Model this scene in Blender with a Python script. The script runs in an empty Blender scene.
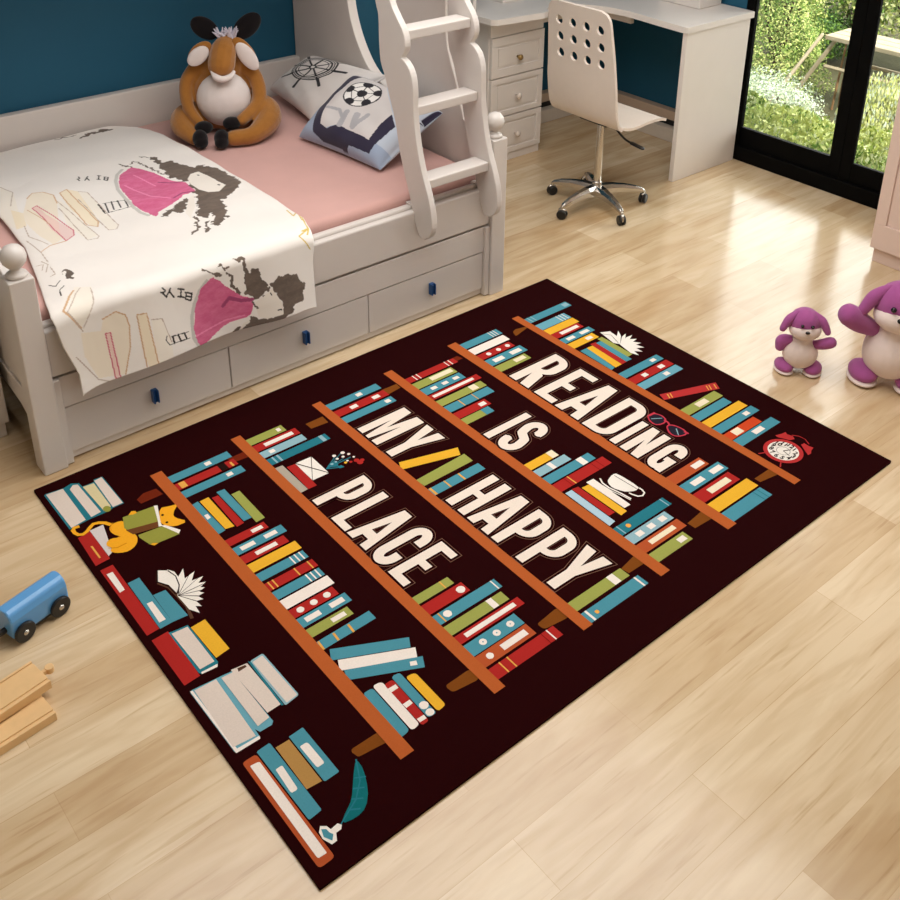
import bpy, bmesh, math, random
import numpy as np
from math import sin, cos, pi, hypot, radians
from mathutils import Vector, Matrix
from mathutils.geometry import tessellate_polygon
random.seed(7)
sc = bpy.context.scene
COL = sc.collection
# ------------------------------------------------------------------ materials
def lin(c):
    return tuple(((x/255)/12.92 if x/255 <= .04045 else (((x/255)+.055)/1.055)**2.4) for x in c) + (1.,)
MATS = {}
def mat(name, rgb, rough=.5, metal=0., vary=.04, scale=30., bump=0., bscale=200., coat=0., sheen=0., spec=.5):
    if name in MATS: return MATS[name]
    m = bpy.data.materials.new(name); m.use_nodes = True
    nt = m.node_tree; N = nt.nodes; L = nt.links
    b = N['Principled BSDF']
    b.inputs['Roughness'].default_value = rough; b.inputs['Metallic'].default_value = metal
    b.inputs['Specular IOR Level'].default_value = spec
    if coat: b.inputs['Coat Weight'].default_value = coat; b.inputs['Coat Roughness'].default_value = .08
    if sheen: b.inputs['Sheen Weight'].default_value = sheen; b.inputs['Sheen Roughness'].default_value = .5
    tc = N.new('ShaderNodeTexCoord')
    no = N.new('ShaderNodeTexNoise'); no.inputs['Scale'].default_value = scale; no.inputs['Detail'].default_value = 3
    L.new(tc.outputs['Object'], no.inputs['Vector'])
    mx = N.new('ShaderNodeMix'); mx.data_type = 'RGBA'
    c = lin(rgb)
    mx.inputs[6].default_value = tuple(x*(1-vary*1.5) for x in c[:3])+(1,)
    mx.inputs[7].default_value = tuple(min(1, x*(1+vary*1.5)) for x in c[:3])+(1,)
    L.new(no.outputs['Fac'], mx.inputs[0]); L.new(mx.outputs[2], b.inputs['Base Color'])
    if bump:
        n2 = N.new('ShaderNodeTexNoise'); n2.inputs['Scale'].default_value = bscale; n2.inputs['Detail'].default_value = 2
        L.new(tc.outputs['Object'], n2.inputs['Vector'])
        bp = N.new('ShaderNodeBump'); bp.inputs['Strength'].default_value = bump; bp.inputs['Distance'].default_value = .002
        L.new(n2.outputs['Fac'], bp.inputs['Height']); L.new(bp.outputs['Normal'], b.inputs['Normal'])
    MATS[name] = m
    return m
def attr_mat(name, rough=.85, bump=.3, bscale=500, sheen=.15, crease=0):
    m = bpy.data.materials.new(name); m.use_nodes = True
    N = m.node_tree.nodes; L = m.node_tree.links; b = N['Principled BSDF']
    b.inputs['Roughness'].default_value = rough; b.inputs['Sheen Weight'].default_value = sheen
    b.inputs['Specular IOR Level'].default_value = .25
    a = N.new('ShaderNodeVertexColor'); a.layer_name = 'print'
    L.new(a.outputs['Color'], b.inputs['Base Color'])
    tc = N.new('ShaderNodeTexCoord'); n = N.new('ShaderNodeTexNoise'); n.inputs['Scale'].default_value = bscale
    L.new(tc.outputs['Object'], n.inputs['Vector'])
    bp = N.new('ShaderNodeBump'); bp.inputs['Strength'].default_value = bump; bp.inputs['Distance'].default_value = .001
    L.new(n.outputs['Fac'], bp.inputs['Height']); 
    n2 = N.new('ShaderNodeTexNoise'); n2.inputs['Scale'].default_value = 7; n2.inputs['Detail'].default_value = 2; n2.inputs['Distortion'].default_value = .6
    L.new(tc.outputs['Object'], n2.inputs['Vector'])
    b2 = N.new('ShaderNodeBump'); b2.inputs['Strength'].default_value = .35; b2.inputs['Distance'].default_value = .012+crease
    L.new(n2.outputs['Fac'], b2.inputs['Height']); L.new(bp.outputs['Normal'], b2.inputs['Normal']); L.new(b2.outputs['Normal'], b.inputs['Normal'])
    return m
white = mat('white_lacquer', (216,208,202), .38, vary=.02, scale=12, coat=.12)
white2 = mat('white_desk_board', (230,222,215), .35, vary=.02, scale=10)
chairw = mat('cream_moulded_plywood', (228,214,202), .38, vary=.02)
wardm = mat('blush_white_board', (226,202,190), .45, vary=.02)
pinksheet = mat('pink_cotton_sheet', (208,164,156), .9, vary=.05, scale=8, bump=.3, bscale=350, sheen=.2, spec=.2)
black = mat('black_aluminium_frame', (4,4,4), .55, vary=.1, spec=.08)
chrome = mat('brushed_chrome', (200,196,190), .18, metal=1., vary=.04)
blackp = mat('black_plastic', (18,17,18), .4, vary=.1)
blueh = mat('blue_metal_handle', (30,80,140), .35, metal=.4)
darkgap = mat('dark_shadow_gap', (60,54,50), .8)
wallblue = mat('deep_blue_wall_paint', (14,84,112), .7, vary=.06, scale=3, bump=.15, bscale=300)
wallpale = mat('pale_wall_paint', (225,218,208), .8, vary=.02, scale=3)
brass = mat('aged_brass', (168,140,90), .35, metal=.8)
# ------------------------------------------------------------------ mesh helpers
def box(bm, x0, y0, z0, x1, y1, z1, mi=0):
    v = [bm.verts.new(p) for p in ((x0,y0,z0),(x1,y0,z0),(x1,y1,z0),(x0,y1,z0),(x0,y0,z1),(x1,y0,z1),(x1,y1,z1),(x0,y1,z1))]
    for f in ((0,3,2,1),(4,5,6,7),(0,1,5,4),(1,2,6,5),(2,3,7,6),(3,0,4,7)):
        bm.faces.new([v[i] for i in f]).material_index = mi
def area2(p): return sum(p[i-1][0]*p[i][1]-p[i][0]*p[i-1][1] for i in range(len(p)))/2
def prism(bm, outer, holes, fn, t0, t1, mi=0):
    """outer + holes 2-D loops, fn(a, b, t) -> 3-D point"""
    loops = [outer]+list(holes)
    tris = tessellate_polygon([[Vector((p[0],p[1],0)) for p in l] for l in loops])
    flat = [p for l in loops for p in l]
    A = [bm.verts.new(fn(p[0],p[1],t0)) for p in flat]; B = [bm.verts.new(fn(p[0],p[1],t1)) for p in flat]
    for t in tris:
        for V, r in ((A, 0), (B, 1)):
            q = [V[i] for i in t]
            try: bm.faces.new(q if r else q[::-1]).material_index = mi
            except ValueError: pass
    o = 0
    for l in loops:
        n = len(l)
        for i in range(n):
            j = (i+1) % n
            try: bm.faces.new((A[o+i], A[o+j], B[o+j], B[o+i])).material_index = mi
            except ValueError: pass
        o += n
    bmesh.ops.recalc_face_normals(bm, faces=bm.faces)
def catmull(pts, n=6):
    pts = [Vector(p) for p in pts]; out = []
    for i in range(len(pts)-1):
        p0 = pts[max(i-1,0)]; p1 = pts[i]; p2 = pts[i+1]; p3 = pts[min(i+2,len(pts)-1)]
        for k in range(n):
            t = k/n
            out.append(.5*((2*p1)+(p2-p0)*t+(2*p0-5*p1+4*p2-p3)*t*t+(3*p1-p0-3*p2+p3)*t**3))
    out.append(pts[-1]); return out
def tube(bm, pts, rad, seg=12, smooth=5, flat=1.):
    """swept tube with round ends; rad list per point"""
    P = [tuple(p)+(r,) for p, r in zip(pts, rad)]
    P4 = []
    for i in range(len(P)-1):
        p0 = P[max(i-1,0)]; p1 = P[i]; p2 = P[i+1]; p3 = P[min(i+2,len(P)-1)]
        for k in range(smooth):
            t = k/smooth
            P4.append([.5*(2*b+(c-a)*t+(2*a-5*b+4*c-d)*t*t+(3*b-a-3*c+d)*t**3) for a,b,c,d in zip(p0,p1,p2,p3)])
    P4.append(list(P[-1]))
    cs = [Vector(p[:3]) for p in P4]; rs = [max(1e-4, p[3]) for p in P4]
    t0 = (cs[1]-cs[0]).normalized(); t1 = (cs[-1]-cs[-2]).normalized()
    C = []; R = []
    for a in (1., .8, .5): C.append(cs[0]-t0*rs[0]*a*.98); R.append(rs[0]*math.sqrt(max(0.001,1-a*a)))
    C += cs; R += rs
    for a in (.5, .8, 1.): C.append(cs[-1]+t1*rs[-1]*a*.98); R.append(rs[-1]*math.sqrt(max(0.001,1-a*a)))
    up = Vector((0,0,1)) if abs(t0.z) < .9 else Vector((1,0,0))
    rings = []
    for i, c in enumerate(C):
        T = (C[min(i+1,len(C)-1)]-C[max(i-1,0)]).normalized()
        a = T.cross(up)
        if a.length < 1e-4: a = T.cross(Vector((0,1,0)))
        a.normalize(); b = a.cross(T).normalized(); up = b
        rings.append([bm.verts.new(c+(a*cos(2*pi*k/seg)+b*sin(2*pi*k/seg)*flat)*R[i]) for k in range(seg)])
    for i in range(len(rings)-1):
        for k in range(seg):
            bm.faces.new((rings[i][k], rings[i][(k+1)%seg], rings[i+1][(k+1)%seg], rings[i+1][k]))
    bm.faces.new(rings[0][::-1]); bm.faces.new(rings[-1])
def lathe(bm, prof, c=(0,0,0), seg=24, axis='Z'):
    rings = []
    for r, z in prof:
        ring = []
        for k in range(seg):
            a = 2*pi*k/seg
            p = (r*cos(a), r*sin(a), z)
            if axis == 'Y': p = (p[0], p[2], p[1])
            if axis == 'X': p = (p[2], p[0], p[1])
            ring.append(bm.verts.new((c[0]+p[0], c[1]+p[1], c[2]+p[2])))
        rings.append(ring)
    for i in range(len(rings)-1):
        for k in range(seg): bm.faces.new((rings[i][k], rings[i][(k+1)%seg], rings[i+1][(k+1)%seg], rings[i+1][k]))
    bm.faces.new(rings[0][::-1]); bm.faces.new(rings[-1])
    bmesh.ops.recalc_face_normals(bm, faces=bm.faces)
def ball(bm, c, r, rot=None, seg=20):
    """ellipsoid radius r (float or 3)"""
    if not hasattr(r, '__len__'): r = (r,r,r)
    M = Matrix.Translation(c) @ (rot.to_4x4() if rot else Matrix.Identity(4)) @ Matrix.Diagonal((*r,1))
    bmesh.ops.create_uvsphere(bm, u_segments=seg, v_segments=seg//2+2, radius=1, matrix=M)
WM = {}
def link(name, me, m, parent=None, smooth=False, bevel=0., local=False, auto=True):
    o = bpy.data.objects.new(name, me); COL.objects.link(o)
    if m is not None:
        for q in (m if isinstance(m, (list, tuple)) else [m]): me.materials.append(q)
    if parent is not None:
        o.parent = parent
        if not local: me.transform(WM.get(parent.name, Matrix.Identity(4)).inverted())
        WM[o.name] = WM.get(parent.name, Matrix.Identity(4))
    if smooth:
        me.polygons.foreach_set('use_smooth', [True]*len(me.polygons))
    if bevel:
        b = o.modifiers.new('bevel', 'BEVEL'); b.width = bevel; b.segments = 2; b.limit_method = 'ANGLE'; b.angle_limit = radians(35)
    return o
def ob(name, bm, m, parent=None, smooth=False, bevel=0., local=False):
    me = bpy.data.meshes.new(name); bm.to_mesh(me); bm.free()
    return link(name, me, m, parent, smooth, bevel, local)
def tag(o, label=None, cat=None, group=None, kind=None):
    if label: o['label'] = label
    if cat: o['category'] = cat
    if group: o['group'] = group
    if kind: o['kind'] = kind
    return o
def thing(name, label, cat, loc, rz=0., group=None):
    o = bpy.data.objects.new(name, None); COL.objects.link(o); o.empty_display_size = .1
    o.location = loc; o.rotation_euler = (0,0,rz)
    WM[o.name] = Matrix.Translation(loc) @ Matrix.Rotation(rz, 4, 'Z')
    return tag(o, label, cat, group)
def bx(name, m, parent, *b, bevel=.003):
    bm = bmesh.new(); box(bm, *b); return ob(name, bm, m, parent, bevel=bevel)
def fuse(bm, voxel=.004, it=6):
    """weld overlapping blobs into one continuous skin"""
    me = bpy.data.meshes.new('tmp'); bm.to_mesh(me); bm.free()
    o = bpy.data.objects.new('tmp', me); COL.objects.link(o)
    r = o.modifiers.new('r', 'REMESH'); r.mode = 'VOXEL'; r.voxel_size = voxel
    s = o.modifiers.new('s', 'SMOOTH'); s.factor = .5; s.iterations = it
    bpy.context.view_layer.update()
    dg = bpy.context.evaluated_depsgraph_get()
    out = bpy.data.meshes.new_from_object(o.evaluated_get(dg))
    bpy.data.objects.remove(o); return out
# ------------------------------------------------------------------ setting
XW, YW, XL, YF, ZC = 3.70, 2.90, -2.0, -2.6, 2.7
fm = bpy.data.materials.new('maple_plank_floor'); fm.use_nodes = True
N = fm.node_tree.nodes; L = fm.node_tree.links; b = N['Principled BSDF']
tc = N.new('ShaderNodeTexCoord')
br = N.new('ShaderNodeTexBrick'); br.offset = .37; br.offset_frequency = 2
br.inputs['Scale'].default_value = 1; br.inputs['Brick Width'].default_value = 1.05; br.inputs['Row Height'].default_value = .135
br.inputs['Mortar Size'].default_value = .0008; br.inputs['Mortar Smooth'].default_value = .4
br.inputs['Color1'].default_value = lin((200,172,134)); br.inputs['Color2'].default_value = lin((222,201,169)); br.inputs['Mortar'].default_value = lin((196,166,128))
br.inputs['Bias'].default_value = .1
mp0 = N.new('ShaderNodeMapping'); mp0.inputs['Location'].default_value = (.31,.02,0)
L.new(tc.outputs['Object'], mp0.inputs['Vector']); L.new(mp0.outputs['Vector'], br.inputs['Vector'])
mp = N.new('ShaderNodeMapping'); mp.inputs['Scale'].default_value = (1.6, 14, 1); L.new(tc.outputs['Object'], mp.inputs['Vector'])
g1 = N.new('ShaderNodeTexNoise'); g1.inputs['Scale'].default_value = 1.6; g1.inputs['Detail'].default_value = 6; g1.inputs['Distortion'].default_value = 1.2
L.new(mp.outputs['Vector'], g1.inputs['Vector'])
mp2 = N.new('ShaderNodeMapping'); mp2.inputs['Scale'].default_value = (1.1, 4.5, 1); L.new(tc.outputs['Object'], mp2.inputs['Vector'])
g2 = N.new('ShaderNodeTexNoise'); g2.inputs['Scale'].default_value = 1.7; g2.inputs['Detail'].default_value = 3; g2.inputs['Distortion'].default_value = .8
L.new(mp2.outputs['Vector'], g2.inputs['Vector'])
mp3 = N.new('ShaderNodeMapping'); mp3.inputs['Scale'].default_value = (3.5, 60, 1); L.new(tc.outputs['Object'], mp3.inputs['Vector'])
g3 = N.new('ShaderNodeTexNoise'); g3.inputs['Scale'].default_value = 1.2; g3.inputs['Detail'].default_value = 4
L.new(mp3.outputs['Vector'], g3.inputs['Vector'])
def ramp(src, p0, c0, p1, c1):
    r = N.new('ShaderNodeValToRGB'); r.color_ramp.elements[0].position = p0; r.color_ramp.elements[1].position = p1
    r.color_ramp.elements[0].color = (*c0,1); r.color_ramp.elements[1].color = (*c1,1)
    L.new(src, r.inputs[0]); return r.outputs[0]
def mul(a, c, f=1.):
    x = N.new('ShaderNodeMix'); x.data_type = 'RGBA'; x.blend_type = 'MULTIPLY'; x.inputs[0].default_value = f
    L.new(a, x.inputs[6]); L.new(c, x.inputs[7]); return x.outputs[2]
c = mul(br.outputs['Color'], ramp(g1.outputs['Fac'], .38, (.86,.80,.72), .62, (1.04,1.04,1.04)), .65)
c = mul(c, ramp(g2.outputs['Fac'], .3, (.84,.76,.66), .55, (1.0,1.0,1.0)), .85)
c = mul(c, ramp(g3.outputs['Fac'], .30, (.74,.64,.52), .40, (1,1,1)), .6)
vo = N.new('ShaderNodeTexVoronoi'); vo.inputs['Scale'].default_value = 1.35
mp4 = N.new('ShaderNodeMapping'); mp4.inputs['Scale'].default_value = (.8,1.5,1); mp4.inputs['Location'].default_value = (.2,.6,0)
L.new(tc.outputs['Object'], mp4.inputs['Vector']); L.new(mp4.outputs['Vector'], vo.inputs['Vector'])
c = mul(c, ramp(vo.outputs['Distance'], .012, (.35,.24,.15), .03, (1,1,1)), .9)
L.new(c, b.inputs['Base Color'])
b.inputs['Roughness'].default_value = .2; b.inputs['Specular IOR Level'].default_value = .5; b.inputs['Coat Weight'].default_value = .25; b.inputs['Coat Roughness'].default_value = .14
bp = N.new('ShaderNodeBump'); bp.inputs['Strength'].default_value = .12; bp.inputs['Distance'].default_value = .001
L.new(g1.outputs['Fac'], bp.inputs['Height']); L.new(bp.outputs['Normal'], b.inputs['Normal'])
def structure(name, m, *b, bevel=0):
    bm = bmesh.new()
    for q in (b if hasattr(b[0], '__len__') else [b]): box(bm, *q)
    return tag(ob(name, bm, m, None, bevel=bevel), kind='structure')
structure('floor', fm, XL, YF, -.05, XW+.03, YW, 0)
structure('ceiling', wallpale, XL, YF, ZC, XW+.12, YW+.1, ZC+.1)
structure('wall_back', wallblue, XL, YW, 0, XW+.12, YW+.1, ZC)
structure('wall_left', wallpale, XL-.1, YF, 0, XL, YW+.1, ZC)
structure('wall_front', wallpale, XL-.1, YF-.1, 0, XW+.12, YF, ZC)
WY1, WY0, WZ = 1.87, -1.6, 2.35          # glazed opening in the right wall
structure('wall_right', wallblue, (XW,WY1,0,XW+.03,YW,ZC), (XW,YF,0,XW+.03,WY0,ZC), (XW,WY0,WZ,XW+.03,WY1,ZC))
base_cap = mat('tan_skirting_cap', (196,172,150), .5); base_w = mat('white_skirting', (214,202,188), .5)
def skirting(name, axis):
    p = tag(bpy.data.objects.new(name, None), kind='structure'); COL.objects.link(p)
    def q(n, m, d, z0, z1):
        if axis == 'r': bx(n, m, p, XW-d, WY1+.03, z0, XW, YW, z1)
        else: bx(n, m, p, 1.86, YW-d, z0, XW-.09, YW, z1)
    q('skirting_cap', base_cap, .05, .105, .155); q('skirting_gap', blackp, .04, .072, .105); q('skirting_board', base_w, .085, 0, .072)
skirting('baseboard_right', 'r'); skirting('baseboard_back', 'b')
# window: black sliding door frame with clear panes
w = tag(bpy.data.objects.new('window_1', None), kind='structure'); COL.objects.link(w)
bm = bmesh.new()
box(bm, XW-.006, WY1-.05, 0, XW+.028, WY1, WZ-.06); box(bm, XW-.006, WY0, 0, XW+.028, WY0+.05, WZ-.06); box(bm, XW-.006, WY0, WZ-.06, XW+.028, WY1, WZ)
ob('window_frame', bm, black, w, bevel=.004)
bx('window_sill', black, w, XW-.016, WY0+.05, 0, XW+.03, WY1-.002, .078, bevel=.004)
glass = bpy.data.materials.new('clear_window_glass'); glass.use_nodes = True
N2 = glass.node_tree.nodes; L2 = glass.node_tree.links
for n in list(N2): N2.remove(n)
out = N2.new('ShaderNodeOutputMaterial'); tr = N2.new('ShaderNodeBsdfTransparent'); gl = N2.new('ShaderNodeBsdfGlossy'); gl.inputs['Roughness'].default_value = .02
tr.inputs[0].default_value = (.95,.97,.95,1)
fr = N2.new('ShaderNodeFresnel'); fr.inputs[0].default_value = 1.3; ms = N2.new('ShaderNodeMixShader')
L2.new(fr.outputs[0], ms.inputs[0]); L2.new(tr.outputs[0], ms.inputs[1]); L2.new(gl.outputs[0], ms.inputs[2]); L2.new(ms.outputs[0], out.inputs[0])
edges = [(1.817,1.31),(1.192,.685),(.567,.06),(-.058,-.565),(-.683,-1.19)]
for i, (a, c_) in enumerate(edges):
    s = tag(bpy.data.objects.new('sash', None)); COL.objects.link(s); s.parent = w
    bm = bmesh.new(); ya, yb = a+.055 if i else a+.01, c_-.06
    y0, y1 = c_, a
    box(bm, XW, y0-.06, .078, XW+.022, y0, WZ-.06); 
    box(bm, XW, y1, .078, XW+.022, min(y1+.0575,1.8195), WZ-.06)
    box(bm, XW, y0, .078, XW+.022, y1, .172); box(bm, XW, y0, WZ-.13, XW+.022, y1, WZ-.06)
    ob('sash_frame', bm, black, s, bevel=.004)
    bx('glass_pane', glass, s, XW+.008, y0-.002, .17, XW+.013, y1+.002, WZ-.12, bevel=0)
# ------------------------------------------------------------------ rug
ART = [
["SH",[[151,283],[1362,283],[1362,319],[151,319]],3],
["SH",[[144,549],[1362,549],[1362,582],[144,582]],3],
["SH",[[147,840],[1360,840],[1360,872],[147,872]],3],
["SH",[[144,1126],[1360,1126],[1360,1161],[144,1161]],3],
["SH",[[143,1405],[1360,1405],[1360,1443],[143,1443]],3],
["SH",[[146,1711],[1364,1711],[1364,1742],[146,1742]],3],
["T",[[188,319],[221,319],[221,512],[188,512]],1],
["W",[[196,431],[213,431],[213,450],[196,450]],2],
["R",[[231,319],[263,319],[263,510],[231,510]],1],
["Y2",[[233,330],[261,330],[261,349],[233,349]],2],
["DK",[[231,456],[263,456],[263,479],[231,479]],2],
["Y2",[[241,491],[263,491],[263,498],[241,498]],2],
["T",[[273,319],[305,319],[305,511],[273,511]],1],
["W",[[281,457],[297,457],[297,476],[281,476]],2],
["T",[[343,315],[340,338],[494,341],[497,315]],1],
["W",[[404,324],[404,335],[423,335],[426,323]],2],
["Y",[[343,342],[342,370],[495,368],[490,343]],1],
["R",[[351,376],[352,395],[500,395],[502,372]],1],
["T",[[337,398],[339,422],[494,422],[493,398]],1],
["G",[[372,426],[372,452],[517,450],[519,422]],1],
["R",[[529,319],[558,319],[558,438],[529,438]],1],
["W",[[537,393],[551,393],[551,426],[537,426]],2],
["T",[[569,319],[602,319],[602,469],[569,469]],1],
["W",[[577,337],[593,337],[593,379],[577,379]],2],
["W",[[577,409],[593,409],[593,446],[577,446]],2],
["R",[[610,319],[641,319],[641,452],[610,452]],1],
["W",[[618,359],[633,359],[633,423],[618,423]],2],
["Y",[[648,319],[683,319],[683,465],[648,465]],1],
["T",[[692,319],[723,319],[723,461],[692,461]],1],
["W",[[692,419],[723,419],[723,423],[692,423]],2],
["W",[[692,433],[723,433],[723,437],[692,437]],2],
["W",[[692,447],[723,447],[723,451],[692,451]],2],
["R",[[735,319],[766,319],[766,463],[735,463]],1],
["Y2",[[735,328],[766,328],[766,332],[735,332]],2],
["Y2",[[735,341],[766,341],[766,345],[735,345]],2],
["Y2",[[735,406],[766,406],[766,410],[735,410]],2],
["Y2",[[735,446],[766,446],[766,450],[735,450]],2],
["T",[[773,319],[804,319],[804,459],[773,459]],1],
["W",[[773,417],[804,417],[804,421],[773,421]],2],
["W",[[773,431],[804,431],[804,435],[773,435]],2],
["W",[[773,445],[804,445],[804,449],[773,449]],2],
["W",[[810,319],[845,319],[845,461],[810,461]],1],
["R",[[851,319],[883,319],[883,449],[851,449]],1],
["W",[[877,345],[876,349],[874,352],[871,354],[867,355],[864,354],[860,352],[858,349],[858,345],[858,341],[860,338],[864,336],[867,335],[871,336],[874,338],[876,341]],2],
["W",[[877,384],[876,388],[874,391],[871,393],[867,394],[864,393],[860,391],[858,388],[858,384],[858,380],[860,377],[864,375],[867,374],[871,375],[874,377],[876,380]],2],
["W",[[877,423],[876,427],[874,430],[871,432],[867,433],[864,432],[860,430],[858,427],[858,423],[858,419],[860,416],[864,414],[867,413],[871,414],[874,416],[876,419]],2],
["T",[[888,319],[922,319],[922,462],[888,462]],1],
["W",[[896,336],[913,336],[913,379],[896,379]],2],
["W",[[896,408],[913,408],[913,448],[896,448]],2],
["G",[[931,319],[961,319],[961,440],[931,440]],1],
["W",[[939,385],[954,385],[954,425],[939,425]],2],
["T",[[979,318],[1009,317],[1008,474],[977,474]],1],
["Y2",[[980,321],[980,326],[1010,324],[1009,318]],2],
["Y2",[[981,363],[981,369],[1008,367],[1008,361]],2],
["Y2",[[981,406],[981,412],[1010,410],[1010,404]],2],
["T",[[1017,332],[1107,500],[1134,484],[1047,316]],1],
["W",[[1056,329],[1141,493],[1168,478],[1085,315]],1],
["T",[[1090,324],[1173,490],[1202,474],[1118,313]],1],
["W",[[1167,456],[1174,470],[1186,465],[1178,450]],2],
["T",[[1180,319],[1176,320],[1172,323],[1172,328],[1172,336],[1173,341],[1176,344],[1181,345],[1306,343],[1312,342],[1315,339],[1317,334],[1318,326],[1318,320],[1315,317],[1310,316]],1],
["W",[[1176,348],[1172,349],[1169,352],[1169,357],[1170,364],[1172,368],[1175,371],[1180,372],[1310,369],[1314,368],[1317,365],[1318,361],[1319,354],[1318,350],[1316,347],[1311,346]],1],
["R",[[1190,371],[1185,372],[1182,375],[1182,380],[1182,387],[1183,392],[1186,394],[1191,395],[1316,391],[1320,390],[1322,388],[1323,384],[1323,378],[1323,374],[1320,372],[1317,371]],1],
["W",[[1197,371],[1198,392],[1210,391],[1210,371]],2],
["W",[[1252,371],[1252,391],[1264,391],[1265,372]],2],
["W",[[1303,372],[1304,391],[1315,390],[1314,372]],2],
["T",[[1183,396],[1178,397],[1176,400],[1175,404],[1176,411],[1177,416],[1180,418],[1185,419],[1310,416],[1314,416],[1317,413],[1317,409],[1317,402],[1316,398],[1313,395],[1309,394]],1],
["Y",[[1204,422],[1200,423],[1197,426],[1197,431],[1198,438],[1200,443],[1203,446],[1208,447],[1306,446],[1311,445],[1314,442],[1315,437],[1316,430],[1316,425],[1313,422],[1308,421]],1],
["W",[[1295,407],[1294,411],[1292,414],[1288,417],[1284,418],[1280,417],[1276,414],[1274,411],[1273,407],[1274,402],[1276,399],[1280,396],[1284,396],[1288,396],[1292,399],[1294,402]],2],
["W",[[1317,406],[1316,410],[1314,413],[1311,415],[1307,416],[1303,415],[1300,413],[1298,410],[1297,406],[1298,402],[1300,399],[1303,396],[1307,396],[1311,396],[1314,399],[1316,402]],2],
["BR",[[1282,214],[1278,215],[1275,217],[1274,221],[1276,315],[1277,322],[1281,325],[1288,325],[1301,322],[1307,320],[1311,315],[1311,308],[1300,225],[1299,220],[1296,217],[1291,216]],0],
["RB",[[225,209],[210,234],[214,272],[249,277],[248,211]],0],
["RB",[[222,494],[222,551],[253,549],[249,509]],0],
["BR",[[220,770],[220,833],[257,830],[252,771]],0],
["BR",[[218,1063],[220,1124],[246,1122],[252,1071]],0],
["RB",[[215,1370],[214,1391],[239,1398],[238,1367]],0],
["BR",[[220,1650],[218,1653],[215,1655],[214,1659],[211,1666],[210,1670],[210,1674],[211,1677],[220,1715],[222,1723],[225,1723],[228,1715],[244,1648],[244,1643],[242,1641],[237,1643]],0],
["BR",[[1281,477],[1277,478],[1274,480],[1273,484],[1272,541],[1273,547],[1277,551],[1284,552],[1297,552],[1303,551],[1306,547],[1307,540],[1299,486],[1297,482],[1294,479],[1290,478]],0],
["BR",[[1280,767],[1276,768],[1273,770],[1272,774],[1266,833],[1267,840],[1271,845],[1278,846],[1294,846],[1301,845],[1305,840],[1305,833],[1297,776],[1295,772],[1292,769],[1288,768]],0],
["BR",[[1275,1067],[1263,1137],[1301,1151],[1299,1071]],0],
["BR",[[1273,1339],[1265,1417],[1304,1420],[1299,1340]],0],
["BR",[[1274,1643],[1274,1724],[1309,1734],[1294,1643]],0],
["G",[[176,582],[210,582],[210,707],[176,707]],1],
["W",[[184,682],[201,682],[201,695],[184,695]],2],
["R",[[216,582],[250,582],[250,733],[216,733]],1],
["W",[[225,615],[242,615],[242,715],[225,715]],2],
["B",[[257,582],[289,582],[289,732],[257,732]],1],
["W",[[265,609],[281,609],[281,627],[265,627]],2],
["TD",[[299,582],[332,582],[332,789],[299,789]],1],
["B",[[299,599],[332,599],[332,605],[299,605]],2],
["B",[[299,615],[332,615],[332,622],[299,622]],2],
["B",[[299,764],[332,764],[332,777],[299,777]],2],
["GY",[[349,578],[351,607],[490,607],[491,582]],1],
["R",[[366,612],[369,641],[492,636],[491,608]],1],
["W2",[[368,640],[370,695],[468,694],[466,638]],2],
["DK",[[369,639],[469,693],[467,695],[366,641]],3],
["DK",[[369,694],[466,637],[467,638],[370,696]],3],
["TD",[[448,698],[439,764],[436,765],[445,698]],1],
["TD",[[448,698],[414,755],[411,754],[445,698]],1],
["TD",[[448,698],[448,785],[444,786],[445,699]],1],
["TD",[[448,698],[413,775],[410,775],[445,698]],1],
["TD",[[448,697],[472,741],[469,743],[445,699]],1],
["TD",[[445,703],[429,733],[442,741],[460,732],[450,716]],1],
["TD",[[458,730],[460,742],[473,745],[469,730]],1],
["W",[[416,750],[415,754],[410,756],[406,754],[404,750],[406,745],[410,744],[415,745]],2],
["W",[[421,778],[418,783],[414,785],[409,783],[407,778],[409,773],[414,771],[418,773]],2],
["W",[[435,788],[434,792],[430,794],[427,792],[425,788],[427,785],[430,784],[434,785]],2],
["W",[[435,768],[434,772],[430,773],[427,772],[425,768],[427,765],[430,763],[434,765]],2],
["W",[[433,749],[431,753],[428,754],[424,753],[423,749],[424,746],[428,744],[431,746]],2],
["W",[[455,793],[454,795],[451,797],[448,795],[447,793],[448,790],[451,789],[454,790]],2],
["Y",[[463,758],[462,762],[458,764],[455,762],[453,758],[455,755],[458,754],[462,755]],2],
["W",[[458,768],[457,771],[454,772],[452,771],[450,768],[452,765],[454,764],[457,765]],2],
["B",[[444,723],[442,727],[439,728],[435,727],[434,723],[435,720],[439,718],[442,720]],2],
["B",[[441,738],[440,741],[437,742],[434,741],[433,738],[434,735],[437,734],[440,735]],2],
["R",[[479,790],[476,796],[470,799],[464,796],[461,790],[464,784],[470,781],[476,784]],2],
["R",[[494,793],[491,800],[484,803],[477,800],[474,793],[477,786],[484,783],[491,786]],2],
["R",[[486,804],[484,809],[479,811],[474,809],[472,804],[474,799],[479,797],[484,799]],2],
["R",[[470,773],[469,776],[465,778],[462,776],[460,773],[462,769],[465,768],[469,769]],2],
["G",[[1011,582],[1039,582],[1039,697],[1011,697]],1],
["Y2",[[1011,668],[1039,668],[1039,672],[1011,672]],2],
["R",[[1047,582],[1084,582],[1084,713],[1047,713]],1],
["W",[[1079,696],[1078,700],[1075,704],[1071,707],[1067,708],[1062,707],[1058,704],[1056,700],[1055,696],[1056,691],[1058,687],[1062,684],[1067,684],[1071,684],[1075,687],[1078,691]],2],
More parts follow.
